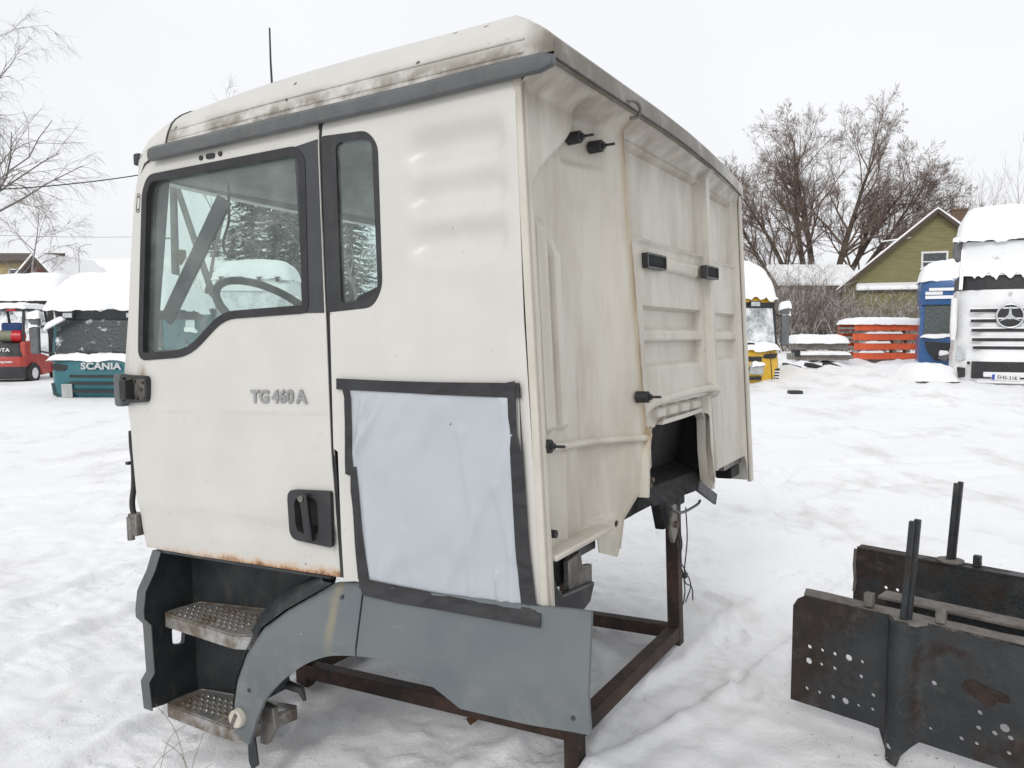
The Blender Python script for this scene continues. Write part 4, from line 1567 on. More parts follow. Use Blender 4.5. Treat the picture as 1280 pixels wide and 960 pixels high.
def ground_mat():
    g = G('trodden_snow')
    p = g.pos()
    big = g.noise(.9, 5, .6, p)
    cc = g.mix(g.ramp(big, .3, .7), (.85, .855, .865), (.89, .892, .90))
    dirty = g.ramp(g.noise(1.3, 6, .68, g.mapped((1, .55, 1), v=p)), .50, .70, 0, .45)
    cc = g.mix(dirty, cc, (.50, .475, .44))
    grit = g.mul(g.ramp(g.noise(42, 3, .7, p), .64, .70), g.ramp(g.noise(1.1, 5, .65, p), .50, .62))
    cc = g.mix(g.mul(grit, .75), cc, (.10, .085, .065))
    clod = g.mul(g.ramp(g.noise(9, 4, .7, p), .70, .76), g.ramp(g.noise(.8, 4, .6, p), .52, .66))
    cc = g.mix(g.mul(clod, .55), cc, (.20, .17, .13))
    n1 = g.bump(g.noise(9, 6, .7, p), .28, .04)
    n2 = g.bump(g.noise(55, 5, .75, p), .42, .014, n1)
    return g.done(cc, .75, 0, n2, spec=.25)


GSNOW = ground_mat()
me.materials.append(GSNOW)
gr = bpy.data.objects.new('ground', me)
COL.objects.link(gr)
gr['kind'] = 'structure'


def snow_mat():
    g = G('fresh_snow')
    p = g.pos()
    cc = g.mix(g.ramp(g.noise(2, 5, .6, p), .3, .7), (.85, .855, .865), (.885, .888, .89))
    n1 = g.bump(g.noise(6, 5, .65, p), .3, .05)
    n2 = g.bump(g.noise(30, 4, .65, p), .2, .015, n1)
    return g.done(cc, .8, 0, n2, spec=.2)


SNOW = snow_mat()

# dry grass stalks beside the steps
STRAW = plain('dry_straw', (.22, .17, .10), .8)
rg = random.Random(11)
mb = MB()
for k in range(11):
    x, y = -1.02 + rg.uniform(-.22, .2), 2.52 + rg.uniform(-.18, .15)
    a, L = rg.uniform(0, 6.28), rg.uniform(.14, .36)
    dx, dy = math.cos(a) * L * rg.uniform(.2, .7), math.sin(a) * L * .4
    z0 = float(ground_z(np.array([x]), np.array([y]))[0])
    mb.tube(spline([(x, y, z0 - .02), (x + dx * .4, y + dy * .4, z0 + L * .6), (x + dx, y + dy, z0 + L * .85)], 4), [.0011] * 8 + [.0006], 3)
tag(mb.build('dry_grass', STRAW), 'few dry grass stalks poking through snow below the cab steps', 'grass', kind='stuff')
mb = MB()
x, y = -.13, 3.05
z0 = float(ground_z(np.array([x]), np.array([y]))[0])
mb.strip([[(x - .05, y, z0 + .02), (x - .02, y + .02, z0 + .05), (x + .02, y + .01, z0 + .045)], [(x - .03, y - .04, z0 + .015), (x, y - .02, z0 + .03), (x + .05, y - .02, z0 + .03)]])
mb.build('dead_leaf', plain('brown_leaf', (.11, .05, .028), .8))
tag(bpy.data.objects['dead_leaf'], 'curled brown dead leaf on the snow under the cab', 'leaf')
# ---------------------------------------------------------------- trees, shrubs and wood
def bark(name, lo, hi, snow=.0, snowlvl=.45):
    g = G(name)
    cc = g.mix(g.ramp(g.noise(3, 5, .65, g.pos()), .3, .7), lo, hi)
    if snow:
        nz = g.xyz(g.n('NewGeometry').outputs['Normal'])[2]
        lay = g.mul(g.ramp(nz, snowlvl, snowlvl + .3), g.ramp(g.noise(1.6, 4, .6, g.pos()), .38, .55), snow)
        cc = g.mix(lay, cc, (.84, .85, .86))
    return g.done(cc, .85, 0, spec=.2)


BARK = bark('willow_bark', (.075, .058, .047), (.145, .112, .09), .35)
TWIGB = bark('brown_twigs', (.135, .10, .082), (.23, .175, .142), .25)
BIRCHB = bark('birch_bark', (.14, .13, .12), (.40, .38, .36), .2)
BTWIG = bark('birch_twigs', (.125, .108, .10), (.235, .205, .19), .45)
SHRUB = bark('shrub_twigs', (.105, .080, .064), (.20, .155, .125), .9, .15)


class Tree:
    def __init__(s, seed):
        s.r = random.Random(seed)
        s.rmin = .004
        s.rat = (.40, .60)
        s.trunk = MB()
        s.crown = MB()

    def rv(s, k):
        return Vector((s.r.gauss(0, k), s.r.gauss(0, k), s.r.gauss(0, k)))

    def limb(s, p, d, L, r, lvl, spec):
        """spec[lvl] = (children, length ratio, angle, wander, up pull, segments)"""
        n_ch, ratio, ang, wand, pull, seg = spec[lvl]
        pts = [p.copy()]
        rad = [r]
        d = d.normalized()
        q = p.copy()
        tip = (.12 if lvl == 0 else .25) if lvl < len(spec) - 1 else .5
        for k in range(seg):
            d = (d + s.rv(wand) + Vector((0, 0, pull))).normalized()
            q = q + d * (L / seg)
            pts.append(q.copy())
            rad.append(r * (1 - (1 - tip) * (k + 1) / seg))
        mb = s.trunk if lvl == 0 else s.crown
        sides = 7 if r > .12 else (5 if r > .04 else (4 if r > .02 else 3))
        mb.tube(pts, rad, sides, False)
        if lvl + 1 >= len(spec):
            return
        for k in range(n_ch):
            t = s.r.uniform(.25, 1.0) if lvl else s.r.uniform(.40, 1.0)
            f = t * seg
            i = min(seg - 1, int(f))
            pos = pts[i].lerp(pts[i + 1], f - i)
            dd = (pts[i + 1] - pts[i]).normalized()
            side = dd.cross(s.rv(1)).normalized()
            a = ang * s.r.uniform(.6, 1.3)
            nd = dd * math.cos(a) + side * math.sin(a)
            rr = max(s.rmin, rad[i] * s.r.uniform(*s.rat))
            s.limb(pos, nd, L * ratio * s.r.uniform(.65, 1.2) * (1.15 - .45 * t), rr, lvl + 1, spec)

    def make(s, name, label, cat, loc, bm, tm, group=None):
        e = empty(name, label, cat, loc, 0, group)
        s.trunk.build('trunk', bm, e, 80, fix=False)
        s.crown.build('crown', tm, e, 80, fix=False)
        return e


# big willow with many leaning stems
wl = at(1022, 432, 52)
wl.z = gz(wl.x, wl.y) - .2
T = Tree(21)
T.rat = (.38, .56)
T.rmin = .008
stems = [(-47, .22), (-36, .27), (-25, .30), (-14, .33), (-3, .35), (8, .34), (19, .33), (30, .30), (41, .27), (50, .21)]
sp = [(17, .36, .62, .05, .004, 10), (9, .50, .66, .12, .02, 6), (8, .52, .66, .14, .03, 4), (5, .55, .62, .16, .03, 3), (3, .6, .5, .15, .02, 2)]
for a, r in stems:
    a = math.radians(a)
    L = 1.0 / math.sqrt((math.sin(a) / 8.6) ** 2 + (math.cos(a) / 13.2) ** 2)     # limbs end on a rounded crown
    T.limb(Vector((a * .8, T.r.uniform(-.4, .4), 0)), Vector((math.sin(a), T.r.uniform(-.35, .35), math.cos(a))), L * T.r.uniform(.92, 1.05), r, 0, sp)
T.trunk.tube([(0, 0, -.3), (0, 0, .5), (0, 0, 1.2)], [1.25, 1.0, .7], 12)
wt = T.make('willow_tree', 'large bare many-stemmed willow left of the green house', 'tree', wl, BARK, TWIGB)
wt.scale = (.88, .9, .95)

# birches at the left edge
for k, (px, Y, L, r, seed, lab) in enumerate(((-14, 31, 11.5, .17, 5, 'tall bare birch with drooping twigs at the left edge of the yard'), (26, 36, 6.5, .09, 8, 'smaller bare birch standing right of the tall birch'))):
    p = at(px, 400, Y)
    p.z = gz(p.x, p.y) - .1
    T = Tree(seed)
    T.limb(Vector((0, 0, 0)), Vector((.05, 0, 1)), L, r, 0, [(30 if k == 0 else 16, .40, .95, .04, .05, 12), (11, .50, .6, .12, .02, 6), (8, .50, .6, .14, -.10, 5), (6, .75, .5, .12, -.22, 4)])
    T.make('birch_tree', lab, 'tree', p, BIRCHB, BTWIG)
# birch seen through the cab windows
for px, Y, L, seed, lab in ((246, 34, 9, 31, 'bare birch seen through the cab door window beside the utility pole'), (392, 38, 8, 33, 'bare leaning tree behind the cab, right of the spruces'), (455, 33, 6, 35, 'low bare tree seen through the narrow quarter window')):
    p = at(px, 400, Y)
    p.z = gz(p.x, p.y) - .1
    T = Tree(seed)
    T.limb(Vector((0, 0, 0)), Vector((.1, 0, 1)), L, .12, 0, [(13, .42, .8, .05, .05, 10), (7, .5, .6, .12, .03, 5), (6, .5, .6, .14, -.02, 4), (4, .6, .5, .14, -.04, 3)])
    T.make('bare_tree', lab, 'tree', p, BTWIG, BTWIG)
# bare young trees above the white lorry at the right
for px, Y, L, seed, lab in ((1196, 50, 8.4, 41, 'slender bare tree behind the green house chimney'), (1238, 46, 8.2, 43, 'slender bare tree rising behind the white lorry cab'), (1275, 44, 8.6, 45, 'bare tree at the right edge above the white lorry cab')):
    p = at(px, 400, Y)
    p.z = gz(p.x, p.y) - .1
    T = Tree(seed)
    for q in range(5):
        T.limb(Vector((T.r.uniform(-1.0, 1.0), T.r.uniform(-.4, .4), 0)), Vector((T.r.uniform(-.2, .2), T.r.uniform(-.1, .1), 1)), L * T.r.uniform(.7, 1.05), .055, 0, [(10, .34, .5, .04, .05, 8), (6, .5, .5, .1, .06, 5), (5, .5, .5, .12, .06, 3)])
    T.make('bare_tree', lab, 'tree', p, TWIGB, TWIGB)


# spruces seen through the cab
def needle_mat():
    g = G('spruce_needles')
    cc = g.mix(g.ramp(g.noise(2.5, 4, .6, g.pos()), .3, .7), (.014, .026, .020), (.035, .055, .038))
    nz = g.xyz(g.n('NewGeometry').outputs['Normal'])[2]
    cc = g.mix(g.mul(g.ramp(g.noise(2.2, 4, .6, g.pos()), .48, .6), .35), cc, (.7, .72, .74))
    return g.done(cc, .85, 0, spec=.2)


NEEDLE = needle_mat()


def spruce_mesh(H, R, seed):
    r = random.Random(seed)
    tr, cr_ = MB(), MB()
    tr.tube([(0, 0, 0), (0, 0, H * .5), (0, 0, H)], [.2, .12, .02], 7)
    z = H * .08
    while z < H * .985:
        t = 1 - z / H
        nb = 11
        for k in range(nb):
            a = r.uniform(0, 6.28)
            L = R * (t ** .85) * r.uniform(.72, 1.12) + .12
            ca, sa = math.cos(a), math.sin(a)
            n = max(3, int(L / .16))
            for i in range(n):
                f = (i + .6) / n
                px, py = ca * L * f, sa * L * f
                pz = z + L * (-.30 * f + .16 * f * f) + r.uniform(-.05, .05)
                sz = .27 * (1.15 - .5 * f)
                for q in range(3):
                    b = a + r.uniform(-1.2, 1.2)
                    u = Vector((math.cos(b), math.sin(b), r.uniform(-.5, .1))) * sz * r.uniform(.8, 1.5)
                    v = Vector((-math.sin(b), math.cos(b), r.uniform(-.3, .3))) * sz * .33
                    o = Vector((px, py, pz)) + Vector((r.uniform(-.06, .06), r.uniform(-.06, .06), r.uniform(-.05, .05)))
                    cr_.add([o - v, o + u * .5 - v * .6, o + u, o + v], [(0, 1, 2, 3)])
        z += .20 + .16 * t
    return tr, cr_


SPA = spruce_mesh(12.5, 2.5, 3)
SPB = spruce_mesh(8.0, 1.8, 4)
for k, (px, Y, kind, sc, lab) in enumerate(((318, 44, 0, 1.0, 'tall snow-dusted spruce seen through the door window'), (346, 40, 0, .94, 'tallest near spruce seen through the middle of the door window'), (372, 43, 0, 1.05, 'tall spruce seen at the rear edge of the door window'),
                                        (272, 52, 1, .9, 'small far spruce left of the snowy lorry in the door window'), (292, 55, 1, .95, 'small far spruce just above the snowy lorry in the door window'),
                                        (440, 42, 0, .9, 'spruce seen through the narrow quarter window')  )):
    p = at(px, 400, Y)
    p.z = gz(p.x, p.y) - .1
    e = empty('spruce_tree', lab, 'tree', p, k * 1.3, 'spruces behind the yard')
    e.scale = (sc, sc, sc)
    if k in (0, 3):
        S = (SPA if kind == 0 else SPB)
        t0 = S[0].build('trunk', BARK, e, 60, fix=False)
        c0 = S[1].build('crown', NEEDLE, e, fix=False)
        if kind == 0:
            MA = (t0, c0)
        else:
            MBB = (t0, c0)
    else:
        for src in (MA if kind == 0 else MBB):
            o = src.copy()
            COL.objects.link(o)
            o.parent = e

# the thicket along the far side of the yard: one mass of bare snowy shrubs
T = Tree(77)
spots = []
rg = random.Random(78)
for k in range(64):
    px = rg.uniform(905, 1160)
    spots.append((px, rg.uniform(32, 40), rg.uniform(1.9, 4.2) * (1.0 if px < 1060 else .62)))
for k in range(34):
    spots.append((rg.uniform(180, 900), rg.uniform(36, 46), rg.uniform(2.0, 4.5)))
for k in range(12):
    spots.append((rg.uniform(-60, 60), rg.uniform(38, 44), rg.uniform(2.0, 4)))
for k in range(16):
    spots.append((rg.uniform(1190, 1420), rg.uniform(36, 44), rg.uniform(3.0, 4.8)))
for px, Y, h in spots:
    p = at(px, 400, Y)
    p.z = gz(p.x, p.y) - .1
    for q in range(6):
        T.limb(p + Vector((rg.uniform(-.5, .5), rg.uniform(-.5, .5), 0)), Vector((rg.uniform(-.5, .5), rg.uniform(-.4, .4), 1)), h * rg.uniform(.6, 1), .022, 1,
               [(0,) * 6, (8, .45, .6, .08, .0, 5), (6, .5, .6, .14, -.01, 3), (3, .6, .6, .14, -.02, 2)])
tag(T.crown.build('thicket', SHRUB, None, 80, fix=False), 'tangled brown snowy thicket along the far side of the yard', 'thicket', kind='stuff')
# far wood closing the view
T = Tree(99)
for k in range(90):
    x = -75 + k * 2.1 + rg.uniform(-1, 1)
    y = rg.uniform(66, 84)
    T.limb(Vector((x, y, gz(x, y) - .2)), Vector((rg.uniform(-.1, .1), 0, 1)), rg.uniform(3.0, 6.0) * (1.0 if -16 < x < 40 else .6), .06, 1, [(0,) * 6, (12, .38, .6, .05, .03, 7), (7, .45, .6, .12, .0, 3), (3, .5, .6, .12, .0, 2)])
tag(T.crown.build('far_wood', TWIGB, None, 80, fix=False), 'low brown far-off wood along the horizon', 'wood', kind='stuff')
# ---------------------------------------------------------------- parked cabs round the yard
def ring2(hw, yf, yb, r, z, bow=.0, n=5):
    """rounded plan outline: front edge at yf (towards -Y), bowed forward by `bow` in the middle"""
    P = []

    def fy(x):
        return yf - bow * (1 - (x / hw) ** 2)
    for k in range(n + 1):          # front left corner
        a = math.pi / 2 * k / n
        P.append((-hw + r - r * math.cos(a), yf + r - r * math.sin(a)))
    m_ = 8
    for k in range(1, m_):
        x = -hw + r + (2 * hw - 2 * r) * k / m_
        P.append((x, fy(x)))
    for k in range(n + 1):
        a = math.pi / 2 * k / n
        P.append((hw - r + r * math.sin(a), yf + r - r * math.cos(a)))
    P += [(hw, yb), (-hw, yb)]
    # blend the bow in at the corner ends
    return [Vector((x, y if (abs(x) > hw - r * .3 or y > yf + r * .9) else min(y, y - 0), z)) for x, y in P]


def body(rs, mat, name, parent, smooth=40):
    """rs: list of (z, half width, front y, back y, corner radius, bow)"""
    return MB().rings([ring2(hw, yf, yb, r, z, bow) for z, hw, yf, yb, r, bow in rs]).build(name, mat, parent, smooth)


def snowcap(name, hw, yf, yb, z0, th, parent, seed, mat=None, drape=.05, nose=.25, flat=.5):
    """heaped snow lying on a roof, with an uneven drooping hem"""
    nx_, ny_ = 30, 22
    rows = []
    for j in range(ny_ + 1):
        t = j / ny_ * 2 - 1
        row = []
        for i in range(nx_ + 1):
            s = i / nx_ * 2 - 1
            x, y = s * hw, (yf + yb) / 2 + t * (yb - yf) / 2
            e = (1 - abs(s) ** 5) * (1 - abs(t) ** 5)
            h = th * max(0, e) ** flat
            if t < 0:
                h *= 1 - nose * abs(t) ** 3
            h += th * .10 * noise.noise(Vector((x * 1.4, y * 1.4, seed))) * e + .03 * noise.noise(Vector((x * 5, y * 5, seed))) + .014 * noise.noise(Vector((x * 12, y * 12, seed)))
            zz = z0 + h
            if e < .02:
                zz = z0 - drape * (.5 + noise.noise(Vector((x * 3, y * 3, seed + 4))) + .7 * noise.noise(Vector((x * 9, y * 9, seed + 5))))
            row.append(Vector((x + .02 * noise.noise(Vector((x * 4, y * 4, seed + 9))), y, zz)))
        rows.append(row)
    m_ = MB().strip(rows)
    n = len(m_.v)
    per = [(0, i) for i in range(nx_ + 1)] + [(j, nx_) for j in range(1, ny_ + 1)] + [(ny_, i) for i in range(nx_ - 1, -1, -1)] + [(j, 0) for j in range(ny_ - 1, 0, -1)]
    loop = [rows[j][i] for j, i in per]
    low = [Vector((p.x * .97, p.y + (.02 if p.y < (yf + yb) / 2 else -.02), z0 - .01)) for p in loop]
    m_.strip([loop, low], True)
    return m_.build(name, mat or SNOW, parent, 70)


def curved(hw, y, bow, z0, z1, back, name, mat, parent, tilt=0, th=.012, n=10, hw2=None):
    """curved pane standing on the front: half widths hw (bottom), hw2 (top)"""
    hw2 = hw if hw2 is None else hw2
    rows = []
    for k in range(5):
        t = k / 4
        h = hw + (hw2 - hw) * t
        rows.append([Vector((-h + 2 * h * i / n, y + tilt * t - bow * (1 - (2 * i / n - 1) ** 2), z0 + (z1 - z0) * t)) for i in range(n + 1)])
    m_ = MB().strip(rows)
    rb = [[p + Vector((0, th, 0)) for p in r] for r in rows]
    m_.strip(rb)
    per = lambda R: R[0] + [r[-1] for r in R[1:]] + R[-1][-2::-1] + [r[0] for r in R[-2:0:-1]]
    m_.strip([per(rows), per(rb)], True)
    return m_.build(name, mat, parent, 50)


def slot(parent, x0, x1, z0, z1, y, bow, hw, mat, name='grille_slot', dy=0):
    rows = []
    for z in (z0, z1):
        rows.append([Vector((x0 + (x1 - x0) * i / 8, y - bow * (1 - ((x0 + (x1 - x0) * i / 8) / hw) ** 2) + dy, z)) for i in range(9)])
    m_ = MB().strip(rows)
    m_.strip([[p + Vector((0, .03, 0)) for p in r] for r in rows])
    a, b = rows
    a2, b2 = [[p + Vector((0, .03, 0)) for p in r] for r in rows]
    m_.strip([a, a2])
    m_.strip([b, b2])
    m_.strip([[a[0], a2[0]], [b[0], b2[0]]])
    m_.strip([[a[-1], a2[-1]], [b[-1], b2[-1]]])
    return m_.build(name, mat, parent, 50)


def snowy_glass(name, amt, tint=(.05, .065, .065), scale=3.0, soft=.10):
    g = G(name)
    f = g.noise(scale, 8, .72, g.pos())
    msk = g.ramp(f, amt - soft, amt + soft)
    cc = g.mix(msk, tint, (.80, .81, .825))
    return g.done(cc, g.ramp(msk, 0, 1, .12, .8), 0, g.bump(g.noise(16, 5, .7, g.pos()), .4, .04), spec=.5)


def paint(name, col, rough=.32, dirt=(.3, .29, .27), amt=.10):
    return plain(name, col, rough, var=.07, scale=2.2, dirt=dirt, dirtamt=amt, coat=.3)


TEAL = paint('teal_paint', (.015, .125, .150))
YELLOW = paint('yellow_paint', (.66, .40, .022))
BLUE = paint('blue_paint', (.018, .095, .27))
WHITE = paint('white_paint', (.76, .765, .77), amt=.04)
BLACKBG = plain('matt_black_parts', (.02, .021, .023), .5, var=.3)
GREYBG = plain('grey_plastic_parts', (.11, .115, .12), .5, var=.2)
LIGHTG = plain('light_grey_plate', (.42, .43, .43), .5, var=.15, dirt=(.2, .18, .15))
CHROME = plain('brushed_chrome', (.62, .63, .64), .22, .9, var=.06)
SILVER = plain('silver_plastic', (.55, .56, .57), .35, .2, var=.1)
LAMPG = plain('lamp_glass', (.45, .48, .50), .1, var=.2, scale=20)
REDPL = plain('red_lens', (.45, .015, .02), .25)
WTXT = plain('white_lettering', (.78, .78, .78), .5, var=.05)
DARKGL = glass_mat('parked_windscreen_glass', (.55, .62, .60), .04)


def mirror(parent, x, y, z0, z1, seed, snow=True, wd=.16):
    mi = MB().box((x, y, (z0 + z1) / 2), (wd, .10, z1 - z0)).build('mirror', GREYBG, parent, bevel=.035, seg=3)
    if snow:
        snowcap('mirror_snow', wd * .6, y - .07, y + .07, z1, .10, mi, seed).location.x = x
    return mi


def blank_interior(parent, hw, y0, y1, z0, z1):
    """dark inside of a parked cab behind its panes"""
    m_ = MB().strip([[(-hw, y0, z0), (-hw, y1, z0), (hw, y1, z0), (hw, y0, z0)], [(-hw, y0, z1), (-hw, y1, z1), (hw, y1, z1), (hw, y0, z1)]])
    m_.add([(-hw, y0, z0), (hw, y0, z0), (hw, y1, z0), (-hw, y1, z0)], [(0, 1, 2, 3)])
    return m_.build('cab_interior', BLACKBG, parent)


# ---- teal cab on the left
p = at(133, 498, 16.3)
gzv = gz(p.x, p.y)
tc_ = empty('teal_cab', 'teal lorry cab buried under deep snow behind the cream cab', 'truck cab', p, math.radians(-3), 'parked cabs round the yard')
tc_.scale = (1.12,) * 3
body([(.0, 1.06, .10, 1.7, .12, .10), (.10, 1.08, .03, 1.7, .22, .12), (.45, 1.10, .0, 1.7, .24, .12), (.70, 1.09, .03, 1.7, .22, .10)], TEAL, 'lower_body', tc_)
body([(.70, 1.09, .06, 1.7, .20, .10), (.72, 1.09, .10, 1.7, .20, .09)], BLACKBG, 'cowl', tc_)
for sx in (-1, 1):
    MB().prism([(-.07 * sx + sx * 1.08, .72), (sx * 1.08, .72), (sx * 1.04, 1.46), (sx * .97, 1.46)], lambda a, b: (a, .13 + (b - .72) * .12, b), lambda a, b: (a, .9, b)).build('pillar', TEAL, tc_)
curved(1.02, .10, .10, .74, 1.44, 0, 'windscreen', snowy_glass('teal_cab_windscreen', .60, (.035, .045, .045), 2.2, .05), tc_, .10, hw2=.98)
body([(1.44, 1.06, .14, 1.7, .18, .08), (1.60, 1.08, .10, 1.7, .2, .08)], BLACKBG, 'sun_visor', tc_)
body([(1.60, 1.08, .12, 1.7, .2, .08), (1.85, 1.05, .28, 1.7, .22, .08), (1.95, .95, .45, 1.6, .25, .05)], TEAL, 'roof', tc_)
snowcap('roof_snow', 1.16, .02, 1.85, 1.62, .74, tc_, 3, drape=.06, nose=.35)
snowcap('cowl_snow', 1.06, -.10, .16, .70, .12, tc_, 5, drape=.05)
for x in (-.62, .55):
    lm = MB().box((x, -.05, 1.50), (.21, .07, .11)).build('roof_lamp', BLACKBG, tc_, bevel=.015)
    MB().box((x, -.088, 1.50), (.17, .012, .08)).build('lens', LAMPG, lm, bevel=.005)
front_text('SCANIA', .165, (0.0, -.145, .585), SILVER, tc_, .012, .004, 1.02, 1.25)
for z0, z1 in ((.385, .43), (.255, .305), (.11, .165)):
    slot(tc_, -.62, .62, z0, z1, -.012, .12, 1.10, BLACKBG)
for sx in (-1, 1):
    h = MB().prism([(sx * 1.0, .62), (sx * .68, .60), (sx * .66, .53), (sx * .74, .50), (sx * .97, .51)], lambda a, b: (a, -.055 + .35 * max(0, abs(a) - .8) ** 1.5, b), lambda a, b: (a, .06, b)).build('headlight', BLACKBG, tc_, bevel=.01)
    MB().prism([(sx * 1.06, .27), (sx * .94, .26), (sx * .92, .05), (sx * 1.02, .04)], lambda a, b: (a, .055, b), lambda a, b: (a, .14, b)).build('corner_intake', BLACKBG, tc_)
    for k in range(4):
        MB().box((sx * .98, .06, .09 + .045 * k), (.12, .03, .014)).build('intake_bar', TEAL, tc_)
MB().box((-.67, -.095, .14), (.20, .02, .25), Matrix.Rotation(-.03, 3, 'Y')).build('blank_plate', LIGHTG, tc_, bevel=.006)
mr = mirror(tc_, -1.30, .02, .80, 1.30, 7)
MB().box((-1.28, .0, 1.40), (.19, .10, .20)).build('mirror', GREYBG, tc_, bevel=.05, seg=3)
snowcap('mirror_snow', .12, -.08, .08, 1.46, .12, tc_, 17).location.x = -1.28
MB().bar((-1.25, .05, 1.28), (-.98, .15, 1.38), .03, .03).build('mirror_arm', BLACKBG, tc_)
MB().bar((-1.25, .05, .85), (-1.0, .15, .80), .03, .03).build('mirror_arm', BLACKBG, tc_)
MB().prism(rounded([(-1.12, 1.22), (-.72, 1.42), (-.70, 1.47), (-.80, 1.48), (-1.05, 1.36)], .03, 3), lambda a, b: (a, -.05, b), lambda a, b: (a, .02, b)).build('snow_clump', SNOW, tc_, bevel=.02)
for x0, x1 in ((-.5, -.12), (.15, .48)):
    MB().bar((x0, -.02, .84), (x1, -.03, .80), .03, .05).build('wiper', BLACKBG, tc_)

# ---- yellow cab right of the cream cab
p = at(914, 481, 18.3)
yc = empty('yellow_cab', 'yellow lorry cab with high snow-capped roof beside the cream cab', 'truck cab', p, math.radians(4), 'parked cabs round the yard')
yc.scale = (1.076,) * 3
body([(.0, 1.04, .10, 1.9, .12, .10), (.12, 1.08, .03, 1.9, .2, .12), (.45, 1.09, .0, 1.9, .24, .12), (.76, 1.07, .06, 1.9, .22, .10)], YELLOW, 'lower_body', yc)
body([(.76, 1.05, .10, 1.9, .20, .09), (1.62, 1.0, .20, 1.9, .20, .08)], YELLOW, 'upper_body', yc)
curved(.94, .0, .10, .82, 1.62, 0, 'windscreen', snowy_glass('yellow_cab_windscreen', .47, (.10, .14, .135), 2.6, .16), yc, .10, hw2=.90)
for sx in (-1, 1):
    MB().prism([(sx * 1.0, .80), (sx * .94, .80), (sx * .90, 1.62), (sx * .97, 1.62)], lambda a, b: (a, .04 + (b - .8) * .13, b), lambda a, b: (a, .2, b)).build('pillar', BLACKBG, yc)
body([(1.62, .98, .08, 1.9, .15, .08), (1.74, 1.0, .05, 1.9, .18, .08)], BLACKBG, 'sun_visor', yc)
lm = MB().box((.45, -.08, 1.70), (.24, .08, .13)).build('roof_lamp', BLACKBG, yc, bevel=.015)
MB().box((.45, -.125, 1.70), (.19, .012, .09)).build('lens', LAMPG, lm, bevel=.005)
body([(1.74, 1.0, .08, 1.9, .2, .06), (1.95, .98, .16, 1.9, .25, .06), (2.3, .90, .42, 1.9, .3, .05), (2.5, .75, .7, 1.8, .3, .05)], YELLOW, 'roof', yc)
snowcap('roof_snow', .99, .0, 2.0, 1.86, .82, yc, 23, drape=.10, nose=.45, flat=.42)
snowcap('cowl_snow', 1.02, -.12, .12, .76, .16, yc, 25, drape=.06)
for z0, z1 in ((.50, .60), (.26, .38), (.10, .18)):
    slot(yc, -.62, .62, z0, z1, -.012, .12, 1.09, BLACKBG)
MB().box((.50, -.115, .34), (.30, .03, .24), Matrix.Rotation(.06, 3, 'Y')).build('blank_plate', LIGHTG, yc, bevel=.01)
snowcap('plate_snow', .14, -.18, -.08, .45, .04, yc, 27).location.x = .52
for sx in (-1, 1):
    MB().prism([(sx * 1.0, .66), (sx * .70, .64), (sx * .62, .55), (sx * .95, .56)], lambda a, b: (a, -.045 + .4 * max(0, abs(a) - .8) ** 1.5, b), lambda a, b: (a, .06, b)).build('headlight', BLACKBG, yc, bevel=.01)
    MB().prism([(sx * 1.065, .34), (sx * .95, .33), (sx * .93, .06), (sx * 1.03, .05)], lambda a, b: (a, .035, b), lambda a, b: (a, .14, b)).build('corner_intake', BLACKBG, yc)
    for k in range(4):
        MB().box((sx * 1.0, .04, .10 + .06 * k), (.11, .03, .022)).build('intake_bar', SNOW, yc)
    MB().bar((sx * .80, -.075, .70), (sx * .86, -.07, .05), .012, .014).build('panel_seam', BLACKBG, yc)
mirror(yc, 1.16, .05, .82, 1.50, 29, wd=.17)
MB().box((1.13, .0, 1.56), (.2, .1, .16)).build('mirror', GREYBG, yc, bevel=.04, seg=3)
snowcap('mirror_snow', .12, -.06, .06, 1.62, .14, yc, 37).location.x = 1.13
MB().bar((-.3, -.12, .92), (.45, -.09, .86), .03, .05).build('wiper', BLACKBG, yc)
MB().bar((1.05, .05, 1.45), (.98, .15, 1.5), .03, .03).build('mirror_arm', BLACKBG, yc)

# ---- blue cab on the right
p = at(1210, 457, 23)
bc = empty('blue_cab', 'blue lorry cab with dark windscreen, half hidden by the white lorry', 'truck cab', p, math.radians(-24), 'parked cabs round the yard')
bc.scale = (1.15,) * 3
body([(.0, 1.10, .08, 1.8, .10, .08), (.35, 1.11, .02, 1.8, .16, .10), (.72, 1.10, .05, 1.8, .16, .10)], BLUE, 'lower_body', bc)
snowcap('cowl_snow', 1.08, -.08, .14, .72, .08, bc, 43, drape=.05)
curved(1.00, .02, .09, .80, 1.52, 0, 'windscreen', snowy_glass('blue_cab_windscreen', .68, (.045, .06, .06), 2.4, .06), bc, .08, hw2=.98)
for sx in (-1, 1):
    MB().prism([(sx * 1.10, .72), (sx * .99, .72), (sx * .97, 1.55), (sx * 1.08, 1.55)], lambda a, b: (a, .06 + (b - .72) * .10, b), lambda a, b: (a, 1.0, b)).build('pillar', BLUE, bc)
blank_interior(bc, 1.0, .2, 1.2, .8, 1.5)
body([(1.52, 1.09, .04, 1.8, .14, .09), (1.75, 1.11, -.04, 1.8, .14, .10), (2.16, 1.09, .05, 1.8, .16, .09)], BLUE, 'sun_visor', bc)
for z0, z1, x0 in ((1.86, 1.93, -.92), (1.66, 1.74, -1.0)):
    slot(bc, x0, .95, z0, z1, -.055, .10, 1.11, SNOW, 'snow_line')
front_text('LIGO', .12, (-.86, -.115, 1.80), WTXT, bc, .006, .002, 1.0, 1.2) if False else None
slot(bc, -1.0, -.62, 1.76, 1.84, -.057, .10, 1.11, WTXT, 'worn_stripe')
body([(2.16, 1.08, .08, 1.8, .2, .08), (2.35, 1.0, .3, 1.7, .25, .06)], BLUE, 'roof', bc)
snowcap('roof_snow', 1.14, -.04, 1.9, 2.12, .56, bc, 45, drape=.04, nose=.35)
